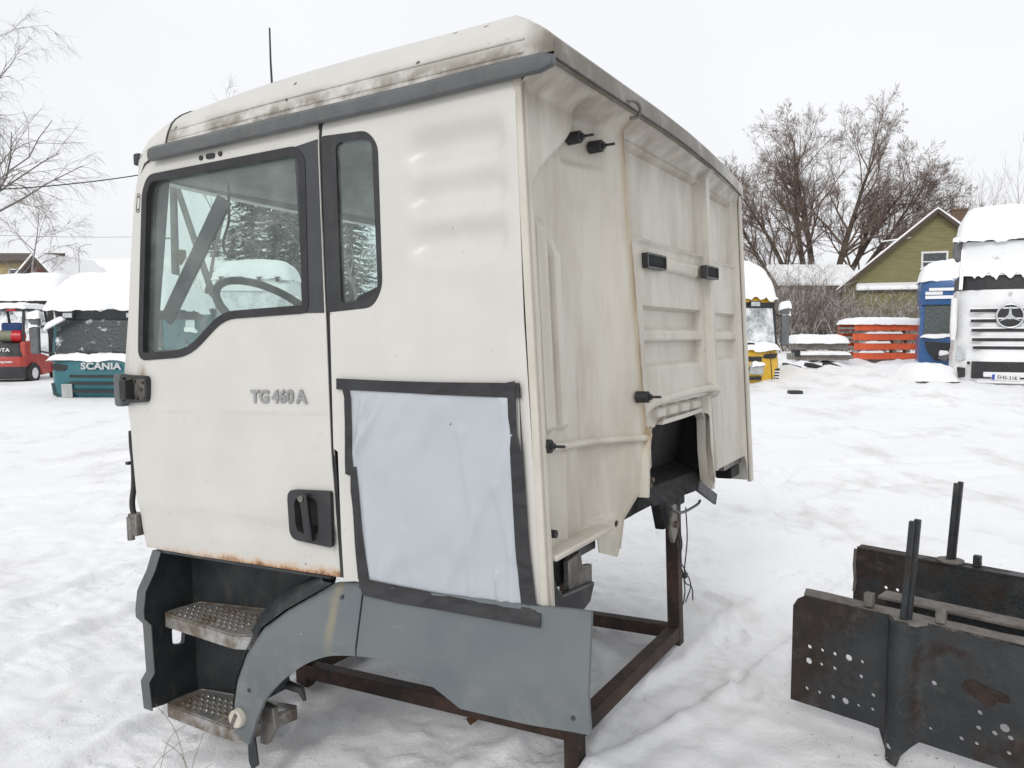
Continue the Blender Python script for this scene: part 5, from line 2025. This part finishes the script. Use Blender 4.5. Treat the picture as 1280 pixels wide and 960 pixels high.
for sx in (-1, 1):
    MB().prism(rounded([(sx * .98, .60), (sx * .30, .55), (sx * .34, .15), (sx * .72, .10), (sx * .92, .35)], .04, 3), lambda a, b: (a, -.085, b), lambda a, b: (a, .06, b)).build('lamp_opening', BLACKBG, bc)
hl = MB().prism(rounded([(-.36, .66), (-.10, .62), (-.10, .30), (-.34, .30)], .07, 4), lambda a, b: (a, -.20, b), lambda a, b: (a, -.10, b)).build('hanging_headlight', LAMPG, bc, 40, bevel=.02)
snowcap('lamp_snow', .15, -.24, -.08, .60, .12, bc, 47).location.x = -.22
MB().box((-.55, -.12, .22), (.22, .08, .2), Matrix.Rotation(.4, 3, 'Y')).build('lamp_bracket', GREYBG, bc, bevel=.02)
snowcap('bracket_snow', .12, -.18, -.06, .30, .07, bc, 48).location.x = -.55

# ---- white cab at the right edge
p = at(1258, 484, 17.5)
wc = empty('white_cab', 'white lorry cab with round star emblem, snow over roof and windscreen', 'truck cab', p, math.radians(-26), 'parked cabs round the yard')
HWW = 1.12
wc.scale = (.93,) * 3
body([(.02, 1.05, .08, 2.0, .16, .16), (.18, HWW, -.04, 2.0, .36, .20), (.70, HWW, -.04, 2.0, .42, .20), (.84, HWW, .02, 2.0, .42, .18)], WHITE, 'bumper', wc)
body([(.84, HWW - .02, .02, 2.0, .40, .17), (1.6, HWW - .03, .04, 2.0, .42, .16), (2.28, HWW - .05, .10, 2.0, .42, .15)], WHITE, 'front_panel', wc)
body([(2.28, HWW - .06, .13, 2.0, .28, .13), (2.62, HWW - .07, .16, 2.0, .28, .13)], BLACKBG, 'wiper_panel', wc)
curved(.97, .09, .13, 2.62, 3.44, 0, 'windscreen', snowy_glass('white_cab_windscreen', .36, (.05, .06, .065), 2.2, .10), wc, .19, hw2=.93)
for sx in (-1, 1):
    MB().prism([(sx * 1.04, 2.3), (sx * .97, 2.3), (sx * .92, 3.44), (sx * 1.0, 3.44)], lambda a, b: (a, .04 + (b - 2.3) * .23, b), lambda a, b: (a, .6, b)).build('pillar', WHITE, wc)
body([(3.42, 1.03, .26, 2.0, .2, .12), (3.50, 1.06, .20, 2.0, .22, .12)], BLACKBG, 'sun_visor', wc)
body([(3.50, 1.05, .24, 2.0, .24, .12), (3.8, 1.0, .40, 2.0, .3, .1), (4.0, .85, .7, 1.9, .3, .06)], WHITE, 'roof', wc)
snowcap('roof_snow', 1.10, .02, 2.1, 3.46, .90, wc, 53, drape=.07, nose=.62, flat=.6)
# snow lying against the wiper panel, ragged upper edge left bare
rows = []
for z, off in ((2.60, -.02), (2.72, -.06), (3.0, -.015), (3.3, .0)):
    rows.append([Vector((-.97 + 1.94 * i / 40, .03 + off - .13 * (1 - (2 * i / 40 - 1) ** 2) + (z - 2.3) * .24, z - .12 * (z < 2.65) * (noise.noise(Vector((i * .33, 1, 2))) + .6 * noise.noise(Vector((i * .9, 5, 2)))))) for i in range(41)])
MB().strip(rows).build('windscreen_snow', SNOW, wc, 70)
for k, z in enumerate((1.80, 1.56, 1.34, 1.12, .93)):
    wd = .80 - .02 * k
    slot(wc, -wd, wd, z - .045, z + .025, -.015, .145, 1.1, BLACKBG, 'grille_slot')
    slot(wc, -wd - .02, wd + .02, z + .03, z + .062, -.018, .15, 1.1, WHITE, 'grille_bar', dy=-.02)
# round emblem: ring and three-pointed star
em = MB().tube([(.27 * math.cos(q), -.20, 1.66 + .27 * math.sin(q)) for q in [2 * math.pi * k / 28 for k in range(29)]], .024, 8, False).build('emblem_ring', CHROME, wc, 80)
MB().cyl((0, -.175, 1.66), (0, -.15, 1.66), .265, n=28).build('emblem_disc', BLACKBG, em)
mb = MB()
ctr_ = Vector((0, -.225, 1.66))
for k in range(3):
    a = math.pi / 2 + k * 2 * math.pi / 3
    tip = Vector((.255 * math.cos(a), -.20, 1.66 + .255 * math.sin(a)))
    l_ = Vector((.045 * math.cos(a + math.pi / 3), -.195, 1.66 + .045 * math.sin(a + math.pi / 3)))
    r_ = Vector((.045 * math.cos(a - math.pi / 3), -.195, 1.66 + .045 * math.sin(a - math.pi / 3)))
    mb.add([ctr_, l_, tip], [(0, 1, 2)])
    mb.add([ctr_, tip, r_], [(0, 1, 2)])
mb.build('emblem_star', CHROME, em)
MB().cyl((0, -.10, 2.18), (0, -.14, 2.18), .035, n=12).build('camera_eye', SILVER, wc)
slot(wc, -.74, .74, .20, .60, -.045, .18, HWW, BLACKBG, 'lower_intake', dy=-.015)
MB().box((0, -.245, .30), (1.0, .05, .12)).build('bumper_lip', WHITE, wc, bevel=.02)
slot(wc, -.62, .62, .10, .17, -.05, .18, HWW, WHITE, 'lower_lip', dy=-.03)
pl_ = MB().box((-.05, -.275, .235), (.56, .016, .135), Matrix.Rotation(.05, 3, 'Y')).build('number_plate', plain('plate_white', (.72, .72, .71), .4, dirt=(.35, .33, .30)), wc, bevel=.004)
MB().box((-.295, -.285, .247), (.055, .006, .12), Matrix.Rotation(.05, 3, 'Y')).build('plate_band', plain('plate_blue', (.02, .06, .35), .4), wc)
front_text('EHS-316', .115, (-.02, -.285, .232), BLACKBG, wc, .002, .001, 1.0, .98, slope=-.05)
for sx in (-1, 1):
    MB().prism(rounded([(sx * 1.04, .98), (sx * .90, .84), (sx * .86, .66), (sx * .98, .60), (sx * 1.08, .66)], .03, 3), lambda a, b: (a, -.07 + .5 * max(0, abs(a) - .85) ** 1.3, b), lambda a, b: (a, .1, b)).build('headlight', LAMPG, wc, 40, bevel=.01)
    MB().prism(rounded([(sx * 1.04, .46), (sx * .86, .44), (sx * .86, .22), (sx * 1.0, .20)], .03, 3), lambda a, b: (a, -.10 + .5 * max(0, abs(a) - .85) ** 1.3, b), lambda a, b: (a, .0, b)).build('fog_lamp_opening', BLACKBG, wc)
    MB().cyl((sx * .80, -.12, .56), (sx * .80, -.15, .56), .04, n=10).build('tow_cap', BLACKBG, wc)
    body([(1.1, .05, -.02, .3, .03, .01), (1.4, .07, -.04, .3, .03, .01), (2.1, .06, .02, .3, .03, .01)], WHITE, 'corner_deflector', wc).location.x = sx * 1.13
    MB().prism([(sx * 1.10, 2.95), (sx * 1.0, 3.0), (sx * .98, 3.45), (sx * 1.16, 3.5), (sx * 1.2, 3.15)], lambda a, b: (a, .25, b), lambda a, b: (a, .4, b)).build('mirror', GREYBG, wc, bevel=.03)
    snowcap('mirror_snow', .10, .2, .42, 3.46, .10, wc, 61 + sx).location.x = sx * 1.1

# ---- white snow-plastered lorry seen through the cab windows
p = at(314, 455, 25)
p.z = gz(p.x, p.y)
vc = empty('snow_plastered_lorry', 'white lorry with snow-plastered windscreen, seen through the cream cab door window', 'truck cab', p, math.radians(4), 'parked cabs round the yard')
body([(.3, 1.18, .06, 2.2, .14, .12), (.6, 1.22, .0, 2.2, .22, .14), (1.35, 1.21, .02, 2.2, .24, .12)], WHITE, 'lower_body', vc)
body([(1.35, 1.19, .06, 2.2, .22, .12), (2.3, 1.16, .2, 2.2, .24, .12), (2.75, 1.14, .24, 2.2, .24, .12)], WHITE, 'upper_body', vc)
curved(1.05, .05, .12, 1.42, 2.36, 0, 'windscreen', snowy_glass('plastered_windscreen', .38, (.10, .12, .12), 1.6, .22), vc, .14, hw2=1.02)
body([(2.38, 1.12, .12, 2.2, .2, .12), (2.62, 1.14, .08, 2.2, .2, .12)], SNOW, 'sun_visor', vc)
for x in (-.85, -.3, .3, .85):
    MB().box((x, -.02, 2.72), (.10, .08, .12)).build('roof_lamp', BLACKBG, vc, bevel=.02)
    MB().box((x, .0, 2.80), (.18, .05, .03)).build('lamp_bar', BLACKBG, vc)
body([(2.75, 1.12, .25, 2.2, .25, .1), (3.1, 1.05, .45, 2.1, .3, .08)], WHITE, 'roof', vc)
snowcap('roof_snow', 1.20, .08, 2.3, 2.78, .62, vc, 71, drape=.08)
for z in (.75, .95, 1.15):
    slot(vc, -.7, .7, z, z + .07, -.012, .13, 1.2, BLACKBG)
for sx in (-1, 1):
    MB().box((sx * .9, -.02, .62), (.3, .1, .16)).build('headlight', LAMPG, vc, bevel=.03)
    mirror(vc, sx * 1.38, .1, 1.5, 2.1, 73 + sx)
    MB().bar((sx * 1.3, .1, 2.05), (sx * 1.12, .2, 2.1), .03, .03).build('mirror_arm', BLACKBG, vc)
    MB().tube([(sx * 1.0, .5 + .18, .42), (sx * 1.22, .68, .42)], .42, 18).build('wheel', RUBBER, vc, 40)

# ---- green-sided lorry further left in the same window
p = at(212, 462, 23)
p.z = gz(p.x, p.y)
gc = empty('green_cab', 'teal-green lorry cab under snow, seen at the front of the door window', 'truck cab', p, math.radians(8), 'parked cabs round the yard')
body([(.3, .78, .06, 2.2, .14, .1), (.6, .82, .0, 2.2, .2, .12), (1.2, .82, .02, 2.2, .2, .12)], TEAL, 'lower_body', gc)
body([(1.2, .80, .06, 2.2, .2, .1), (1.95, .78, .16, 2.2, .22, .1)], TEAL, 'upper_body', gc)
curved(.70, .05, .09, 1.24, 1.86, 0, 'windscreen', snowy_glass('green_cab_windscreen', .45, (.06, .075, .075), 2, .15), gc, .1, hw2=.68)
snowcap('roof_snow', .90, .0, 2.3, 1.9, .5, gc, 81)
snowcap('cowl_snow', .8, -.14, .12, 1.2, .1, gc, 83)
for sx in (-1, 1):
    MB().box((sx * .6, -.06, .72), (.24, .08, .16)).build('headlight', LAMPG, gc, bevel=.03)
    mirror(gc, sx * .95, .05, 1.2, 1.7, 85 + sx)
slot(gc, -.5, .5, .85, 1.0, -.012, .12, .82, BLACKBG)

# ---- snowed-in lorry behind the forklift
p = at(20, 478, 25)
p.z = gz(p.x, p.y)
sc_ = empty('snowed_in_lorry', 'white lorry under a thick flat snow slab behind the red forklift', 'truck cab', p, math.radians(-5), 'parked cabs round the yard')
body([(.3, 1.35, .05, 3.2, .1, .05), (1.4, 1.38, .0, 3.2, .12, .06), (2.0, 1.36, .05, 3.2, .12, .05)], WHITE, 'body', sc_)
body([(2.0, 1.36, .04, 3.2, .12, .05), (2.16, 1.37, .02, 3.2, .12, .05)], BLACKBG, 'roof_edge', sc_)
curved(1.15, -.05, .06, 1.15, 1.95, 0, 'windscreen', snowy_glass('snowed_in_windscreen', .5, (.05, .06, .06), 2, .1), sc_, .03)
snowcap('roof_snow', 1.52, -.08, 3.4, 2.12, .92, sc_, 91, drape=.03, nose=.12)
for sx in (-1, 1):
    MB().box((sx * 1.05, -.05, .6), (.3, .1, .18)).build('headlight', LAMPG, sc_, bevel=.03)

# ---------------------------------------------------------------- forklift
p = at(-1, 482, 20)
p.z = gz(p.x, p.y) - .05
fk = empty('forklift', 'red and black forklift truck with snow on its overhead guard', 'forklift', p, math.radians(3))
FRED = paint('forklift_red', (.42, .05, .036))
DG = plain('forklift_dark_grey', (.035, .036, .038), .5, var=.2)
body([(.14, .58, .06, .75, .10, .06), (.45, .60, .0, .75, .14, .08)], DG, 'counterweight_base', fk)
body([(.45, .60, .0, .8, .16, .08), (.66, .60, -.01, .9, .16, .08), (.70, .60, .0, .9, .16, .08)], FRED, 'counterweight', fk)
body([(.70, .57, .0, .9, .2, .08), (.98, .55, .08, .9, .22, .08), (1.04, .50, .14, .9, .22, .07)], DG, 'rear_cover', fk)
MB().prism([(.30, .70), (.62, .70), (.64, .45), (.66, .3), (.58, .98), (.45, 1.06)], lambda a, b: (a, .16, b), lambda a, b: (a, 1.9, b)) if False else None
for sx in (-1, 1):
    MB().prism([(.10, .68), (.10, 1.06), (.35, 1.10), (.9, .75), (1.5, .62), (1.5, .25), (.9, .2), (.75, .45)], lambda a, b: (sx * .605, a, b), lambda a, b: (sx * .48, a, b)).build('side_cowl', FRED, fk, bevel=.02)
    wl_ = MB().tube([(sx * .50, .42, .27), (sx * .66, .42, .27)], .27, 20).build('wheel', RUBBER, fk, 40, bevel=.02)
    MB().tube([(sx * .64, .42, .27), (sx * .67, .42, .27)], .14, 14).build('rim', WHITE, wl_, 40)
    wl_ = MB().tube([(sx * .48, 1.75, .33), (sx * .68, 1.75, .33)], .33, 20).build('wheel', RUBBER, fk, 40, bevel=.02)
    MB().tube([(sx * .66, 1.75, .33), (sx * .69, 1.75, .33)], .17, 14).build('rim', WHITE, wl_, 40)
    MB().tube([(sx * .50, .22, 1.0), (sx * .50, .30, 1.85)], .035, 8).build('guard_post', DG, fk, 60)
    MB().tube([(sx * .50, 1.7, .6), (sx * .48, 1.35, 1.88)], .035, 8).build('guard_post', DG, fk, 60)
    MB().bar((sx * .25, 2.1, .1), (sx * .25, 2.1, 2.0), .10, .14, (0, 1, 0)).build('mast_channel', DG, fk)
    MB().bar((sx * .28, 2.15, .08), (sx * .28, 3.2, .05), .12, .04).build('fork', DG, fk)
MB().span((-.54, .24, 1.85), (.54, 1.42, 1.92)).build('guard_roof', DG, fk, bevel=.02)
snowcap('guard_snow', .58, .2, 1.48, 1.91, .14, fk, 95, drape=.03, nose=.1, flat=.25)
MB().box((.25, .22, 1.86), (.22, .06, .05)).build('tail_lamp', REDPL, fk, bevel=.01)
front_text('TOYOTA', .125, (0, -.085, .86), WTXT, fk, .004, .002, 1.05, 1.25)
front_text('red racing team', .095, (.10, -.095, .575), WTXT, fk, .004, .001, 1.0, 1.0)
gb = MB().tube([(-.55, .30, 1.20), (-.50, .30, 1.20), (.30, .30, 1.20), (.36, .30, 1.20)], [.10, .15, .15, .10], 16).build('gas_bottle', plain('olive_gas_bottle', (.20, .20, .14), .5, var=.2), fk, 50)
MB().tube([(.24, .30, 1.20), (.46, .30, 1.20), (.48, .30, 1.20)], [.16, .15, .12], 16).build('bottle_collar', REDPL, gb, 50)
MB().prism([(.6, .9), (.6, 1.55), (.75, 1.55), (.8, 1.05), (1.2, 1.02), (1.2, .9)], lambda a, b: (-.25, a, b), lambda a, b: (.25, a, b)).build('seat', plain('blue_seat', (.03, .07, .2), .7), fk, bevel=.05)

# ---------------------------------------------------------------- orange pallets, timber, snow heaps
ORANGE = plain('orange_red_boards', (.70, .12, .045), .6, var=.14, scale=3, dirt=(.35, .12, .07), dirtamt=.35)
GREYWOOD = plain('weathered_grey_wood', (.24, .22, .20), .8, var=.2, scale=6, bump=.2)
pb = at(1113, 446, 26.5)
pb.z = gz(pb.x, pb.y) + .05
proto = None
labs = ['lowest orange pallet of the stack, resting on the snow', 'second orange pallet from the bottom of the stack', 'third orange pallet from the bottom of the stack', 'topmost orange pallet of the stack, under snow']
for k in range(4):
    loc = pb + Vector((.02 * (k % 2) - .04 * (k == 2), 0, k * .315))
    if proto is None:
        e = empty('pallet', labs[k], 'pallet', loc, math.radians(1), 'stacked orange pallets')
        proto = e
        for y in (0, 1.3):
            MB().span((-1.2, y, .0), (-.01, y + .08, .215)).build('board', ORANGE, e, bevel=.008)
            MB().span((.0, y + .004, .004), (1.2, y + .084, .205)).build('board', ORANGE, e, bevel=.008)
        for x in (-1.15, -.4, .3, 1.1):
            MB().span((x - .05, .09, .04), (x + .05, 1.29, .12)).build('cross_board', GREYWOOD, e)
        for x in (-.25, .10, .55):
            MB().span((x, .05, .217), (x + .12, .3, .31)).build('spacer_block', GREYWOOD, e)
    else:
        e = proto.copy()
        COL.objects.link(e)
        e.location = loc
        e['label'] = labs[k]
        for ch in list(proto.children):
            if k == 3 and ch.name.startswith('spacer'):
                continue
            o = ch.copy()
            COL.objects.link(o)
            o.parent = e
sn = snowcap('snow_layer', 1.26, -.10, 1.46, 0, .22, None, 101, drape=.03, nose=.1, flat=.3)
sn.location = pb + Vector((0, 0, 3 * .315 + .215))
tag(sn, 'flat layer of snow lying on top of the orange pallet stack', 'snow')
for k in range(3):
    s_ = snowcap('snow_layer', .42 + .2 * (k == 2), -.04, .5, 0, .08, None, 103 + k, drape=.0, nose=.1, flat=.3)
    s_.location = pb + Vector((-.62 + .2 * k, 0, k * .315 + .215))
    tag(s_, ['thin snow between the lowest and second orange pallet', 'thin snow between the second and third orange pallet', 'thin snow between the third and topmost orange pallet'][k], 'snow')

tb = at(1028, 440, 25)
tb.z = gz(tb.x, tb.y)
ts = empty('timber_stack', 'snow-covered stack of long beams left of the orange pallets', 'timber', tb, math.radians(2))
for z, y, n_ in ((.12, 0, 4), (.45, .1, 3)):
    for k in range(n_):
        MB().span((-.75, y + k * .26, z), (.85, y + k * .26 + .22, z + .2)).build('beam', GREYWOOD, ts, bevel=.01)
for x in (-.6, .6):
    MB().span((x, 0, .33), (x + .1, 1.0, .44)).build('bearer', BLACKBG, ts)
snowcap('beam_snow', .84, -.10, 1.1, .66, .26, ts, 111, drape=.02, nose=.1, flat=.28)
snowcap('beam_snow', .86, -.16, .12, .30, .12, ts, 113, drape=.02, flat=.3)
MB().tube([(-.82, -.1, .25), (-.84, -.12, .45)], .09, 10).build('beam_clamp', BLACKBG, ts, 50)

# snow-covered panel lying in front of the blue cab
hp = at(1172, 468, 18)
hp.z = gz(hp.x, hp.y) - .02
he = empty('lying_panel', 'dark panel under a snow mound in front of the blue cab', 'panel', hp, .1)
MB().span((-.52, -.1, .10), (.5, .9, .18)).build('panel_edge', BLACKBG, he, bevel=.02)
snowcap('snow_mound', .60, -.2, 1.0, .12, .36, he, 121, drape=.05, nose=.8, flat=1.1)
bb = at(995, 478, 16.4)
bb.z = gz(bb.x, bb.y) + .02
o = MB().span((-.14, -.1, -.06), (.12, .12, .03)).build('scrap_block', BLACKBG, None, bevel=.02)
o.location = bb
tag(o, 'black scrap block half buried in snow right of the yellow cab', 'scrap')
rg = random.Random(6)
for k, (px, py, lab) in enumerate(((990, 436, 'dark scrap piece under snow, nearest to the yellow cab mirror'), (1018, 446, 'dark scrap piece in the snow heap, left of the timber beams'), (1040, 452, 'dark scrap piece in the snow heap below the timber beams'))):
    q = at(px, py, 21)
    q.z = gz(q.x, q.y) + .22
    o = MB().box((0, 0, 0), (.42, .3, .10), Matrix.Rotation(.3 * k, 3, 'Z') @ Matrix.Rotation(.25, 3, 'Y')).build('scrap_piece', BLACKBG, None, bevel=.015)
    o.location = q
    tag(o, lab, 'scrap', 'scrap pieces in the snow heap')

# ---------------------------------------------------------------- houses
def siding(name, lo, hi, pitch=.17):
    g = G(name)
    X, Y, Z = g.xyz()
    cc = g.mix(g.ramp(g.noise(1.3, 5, .65, g.mapped((1, 1, 4))), .3, .7), lo, hi)
    saw = g.math('FRACT', g.math('DIVIDE', Z, pitch))
    cc = g.mix(g.ramp(saw, .10, .02, 0, .45), cc, [q * .35 for q in lo])
    return g.done(cc, .8, 0, g.bump(saw, .5, .03))


OLIVE = siding('olive_wood_siding', (.185, .17, .078), (.235, .215, .10))
OLIVE2 = siding('dark_olive_siding', (.17, .165, .07), (.22, .21, .09))
BRICK = plain('brown_brick', (.13, .085, .06), .9, var=.25, scale=9, bump=.3, bscale=20)
WINW = plain('white_window_frame', (.68, .68, .67), .5)
PANE = plain('dark_window_pane', (.05, .06, .065), .12, var=.3, spec=.6)
TRIMD = plain('brown_barge_board', (.075, .055, .042), .8)

a = at(1172, 262, 42)
hpos = Vector((a.x, a.y, gz(a.x, a.y) - .1))
hs_o = empty('green_house', 'olive green wooden house with steep gable and brick chimney', 'house', hpos, math.radians(-23))
HZ = a.z - hpos.z                 # ridge height
HW, EZ, DEP = 4.75, HZ - 3.95, 9.0
MB().prism([(-HW + .3, 0), (HW - .3, 0), (HW - .3, EZ), (0, HZ - .2), (-HW + .3, EZ)], lambda x, z: (x, 0, z), lambda x, z: (x, DEP, z)).build('wall', OLIVE, hs_o)
for sx in (-1, 1):
    r_ = MB().prism([(0, HZ), (sx * HW, EZ - .15), (sx * HW, EZ - .33), (0, HZ - .18)], lambda x, z: (x, -.35, z), lambda x, z: (x, DEP + .3, z)).build('roof', TRIMD, hs_o)
    rows = []
    for k in range(13):
        t = k / 12
        th = .13 * (1 - .4 * abs(2 * t - 1) ** 6) + .03 * noise.noise(Vector((k * .7, sx, 3)))
        rows.append([Vector((sx * HW * t * 1.0, y, HZ + (EZ - .15 - HZ) * t + .012 + (th if 0 < j < 6 else .05))) for j, y in enumerate((-.37, -.34, 1, 3, 6, DEP + .2, DEP + .3))])
    sn_ = MB().strip(rows)
    sn_.strip([[r[0] for r in rows], [r[0] - Vector((0, -.01, .06)) for r in rows]])
    sn_.build('roof_snow', SNOW, hs_o, 60)
    MB().bar((0, -.37, HZ - .10), (sx * HW, -.37, EZ - .25), .05, .18).build('barge_board', TRIMD, hs_o)
MB().span((.75, .9, HZ - 1.4), (1.45, 1.6, HZ + .02)).build('chimney', BRICK, hs_o)
MB().span((.70, .85, HZ + .02), (1.50, 1.65, HZ + .12)).build('chimney_cap', BRICK, hs_o)
zw = at(1153, 335, 42).z - hpos.z
zt = at(1153, 314, 42).z - hpos.z
xw = at(1153, 335, 42).x - hpos.x
win = MB().span((xw, -.03, zw), (xw + 1.25, .05, zt)).build('window', WINW, hs_o, bevel=.01)
MB().span((xw + .1, -.04, zw + .1), (xw + 1.15, -.02, zt - .1)).build('pane', PANE, win)
MB().span((xw + .1, -.05, zw + .30), (xw + 1.15, -.03, zw + .36)).build('glazing_bar', WINW, win)
MB().span((xw - .05, -.16, zw - .08), (xw + 1.3, .0, zw)).build('sill', WINW, win)
zl = at(1100, 357, 42).z - hpos.z
pr = MB().prism([(-3.7, zl), (-.6, zl), (-.6, zl - .12), (-3.7, zl - .12)], lambda x, z: (x, -1.3, z - .25), lambda x, z: (x, .0, z)).build('porch_roof', TRIMD, hs_o)
MB().prism([(-3.75, zl + .22), (-.55, zl + .22), (-.55, zl + .02), (-3.75, zl + .02)], lambda x, z: (x, -1.38, z - .27), lambda x, z: (x, -.02, z)).build('porch_snow', SNOW, hs_o, bevel=.06, seg=3)
MB().span((-3.6, -1.2, 0), (-.7, -.02, zl - .3)).build('porch_wall', OLIVE2, hs_o)
zc = at(1125, 297, 42).z - hpos.z
MB().bar((-2.6, -.10, zc - .1), (-1.2, -.10, zc + .05), .16, .05).build('board', SNOW, hs_o)

# low shed with snowy roof left of the house
a = at(1040, 345, 47)
b0 = Vector((a.x, a.y, gz(a.x, a.y)))
sh = empty('snowy_shed', 'low shed with white snowy roof left of the green house', 'shed', b0)
zr = a.z - b0.z
MB().span((-2.9, .3, 0), (1.6, 4, zr - .7)).build('wall', plain('grey_plank_wall', (.17, .15, .13), .9, var=.2), sh)
MB().prism([(-3.1, 0), (1.8, 0), (1.8, .16), (-3.1, .16)], lambda x, z: (x, 0, zr - .75 + z), lambda x, z: (x, 2.2, zr + .45 + z)).build('roof', TRIMD, sh)
MB().prism([(-3.15, .17), (1.85, .17), (1.85, .42), (-3.15, .42)], lambda x, z: (x, -.05, zr - .75 + z), lambda x, z: (x, 2.2, zr + .45 + z)).build('roof_snow', SNOW, sh, bevel=.08, seg=3)
dr = MB().span((-1.2, .26, 0), (-.2, .32, 1.9)).build('door', TRIMD, sh)

# red-gabled house on the left
a = at(46, 320, 46)
b0 = Vector((a.x, a.y, gz(a.x, a.y)))
rh = empty('red_house', 'house with dark red gable and wide snow roof on the left', 'house', b0, math.radians(-8))
HZ = a.z - b0.z
REDW = siding('red_brown_siding', (.115, .040, .028), (.16, .058, .040))
GW, GE = 3.2, HZ - 3.3
MB().prism([(-GW + .25, 0), (GW - .25, 0), (GW - .25, GE), (0, HZ - .25), (-GW + .25, GE)], lambda x, z: (x, 0, z), lambda x, z: (x, 4.5, z)).build('gable_wall', REDW, rh)
for sx in (-1, 1):
    MB().bar((0, -.3, HZ - .10), (sx * GW, -.3, GE - .05), .10, .18).build('barge_board', WINW if False else TRIMD, rh)
    MB().prism([(0, HZ), (sx * GW, GE), (sx * GW, GE + .25), (0, HZ + .22)], lambda x, z: (x, -.34, z), lambda x, z: (x, 5, z)).build('roof_snow', SNOW, rh, bevel=.05)
MB().prism([(-4.5, 0), (12, 0), (12, HZ - 3.2), (-4.5, HZ - 3.2)], lambda x, z: (x, 3.0, z), lambda x, z: (x, 9.5, z)).build('wall', REDW, rh)
MB().prism([(-4.8, 0), (12.3, 0), (12.3, .35), (-4.8, .35)], lambda x, z: (x, 2.6, HZ - 3.3 + z), lambda x, z: (x, 6.2, HZ + .1 + z)).build('main_roof_snow', SNOW, rh, bevel=.12, seg=3)
MB().prism([(-4.8, 0), (12.3, 0), (12.3, .35), (-4.8, .35)], lambda x, z: (x, 6.2, HZ + .1 + z), lambda x, z: (x, 9.8, HZ - 3.3 + z)).build('main_roof_snow', SNOW, rh, bevel=.12, seg=3)
ch = at(111, 322, 46)
cx_ = 2.95
MB().span((cx_ - .35, 5.6, HZ - .6), (cx_ + .28, 6.2, HZ + .62)).build('chimney', BRICK, rh)
MB().span((cx_ - .42, 5.55, HZ + .62), (cx_ + .35, 6.25, HZ + .72)).build('chimney_cap', GREYWOOD, rh)
MB().span((5.0, 5.6, HZ - .6), (5.5, 6.2, HZ + .85)).build('chimney', BRICK, rh)
w_ = MB().span((-.55, -.05, GE + .2), (.55, .02, GE + 1.4)).build('window', WINW, rh)
MB().span((-.45, -.06, GE + .3), (.45, -.04, GE + 1.3)).build('pane', PANE, w_)
MB().tube(spline([(1.15, 2, HZ - .8), (1.15, 2, HZ + .45), (1.35, 2, HZ + .75), (2.0, 2, HZ + .85)], 5), .016, 6).build('lamp_arm', GREYWOOD, rh, 60)

# long yellowish building at the far left
a = at(-20, 322, 66)
b0 = Vector((a.x, a.y, gz(a.x, a.y)))
yb_ = empty('yellow_building', 'long pale yellow building behind the birch at the far left', 'house', b0)
HZ = a.z - b0.z
MB().span((-9, 0, 0), (4.0, 8, HZ - .4)).build('wall', plain('yellow_plaster', (.40, .32, .17), .85), yb_)
MB().prism([(-9.4, 0), (4.4, 0), (4.4, .25), (-9.4, .25)], lambda x, z: (x, -.5, HZ - .5 + z), lambda x, z: (x, 4, HZ + .5 + z)).build('roof', TRIMD, yb_)
for k in range(6):
    w_ = MB().span((-8 + 2 * k, -.06, HZ - 2.2), (-7 + 2 * k, .02, HZ - .9)).build('window', WINW, yb_)
    MB().span((-7.9 + 2 * k, -.08, HZ - 2.1), (-7.1 + 2 * k, -.05, HZ - 1.0)).build('pane', PANE, w_)

# ---------------------------------------------------------------- utility poles and wires
POLE = plain('weathered_pole_wood', (.17, .155, .14), .9, var=.2, scale=3, bump=.3)


def pole(px, Y, ztop, lab, strut=True, r=.15):
    q = at(px, 400, Y)
    z0 = gz(q.x, q.y)
    e = empty('utility_pole', lab, 'utility pole', (q.x, q.y, z0 - .2))
    h = ztop - z0 + .2
    MB().tube([(0, 0, 0), (0, 0, h)], [r, r * .75], 10).build('shaft', POLE, e, 60)
    if strut:
        MB().tube([(1.9, .3, 0), (.12, 0, h * .86)], [r * .85, r * .7], 8).build('strut', POLE, e, 60)
    MB().bar((-.7, -.1, h - .35), (.7, -.1, h - .35), .08, .10).build('cross_arm', POLE, e)
    for x in (-.6, .6):
        MB().tube([(x, -.1, h - .30), (x, -.1, h - .12)], [.035, .045], 8).build('insulator', WTXT, e, 60)
    return Vector((q.x, q.y, ztop))


k1 = pole(221, 27, at(221, 196, 27).z, 'wooden utility pole with slanting strut seen through the door window')
k2 = pole(204, 58, at(204, 292, 58).z, 'small far utility pole seen at the front of the door window', False)
k3 = pole(660, 60, at(660, 268, 60).z, 'far utility pole standing behind the cream cab', False)


def wire(name, a, b, sag, lab, r=.02):
    pts = []
    for k in range(21):
        t = k / 20
        q = a.lerp(b, t)
        q.z -= sag * 4 * t * (1 - t)
        pts.append(q)
    tag(MB().tube(pts, r, 5).build(name, BLACKBG, None, 60), lab, 'power line')


wire('power_line', at(-70, 239, 23), k1 + Vector((0, 0, -.4)), .15, 'thicker power line running left from above the cab front', .018)
wire('power_line', at(-30, 293, 52), k2 + Vector((0, 0, -.2)), .1, 'thin far power line crossing above the left house roof', .012)
wire('power_line', k3 + Vector((0, 0, -.2)), at(1330, 297, 52), .1, 'upper thin power line crossing in front of the willow', .014)
wire('power_line', k3 + Vector((0, 0, -.9)), at(1330, 312, 52), .1, 'lower thin power line crossing in front of the willow', .012)
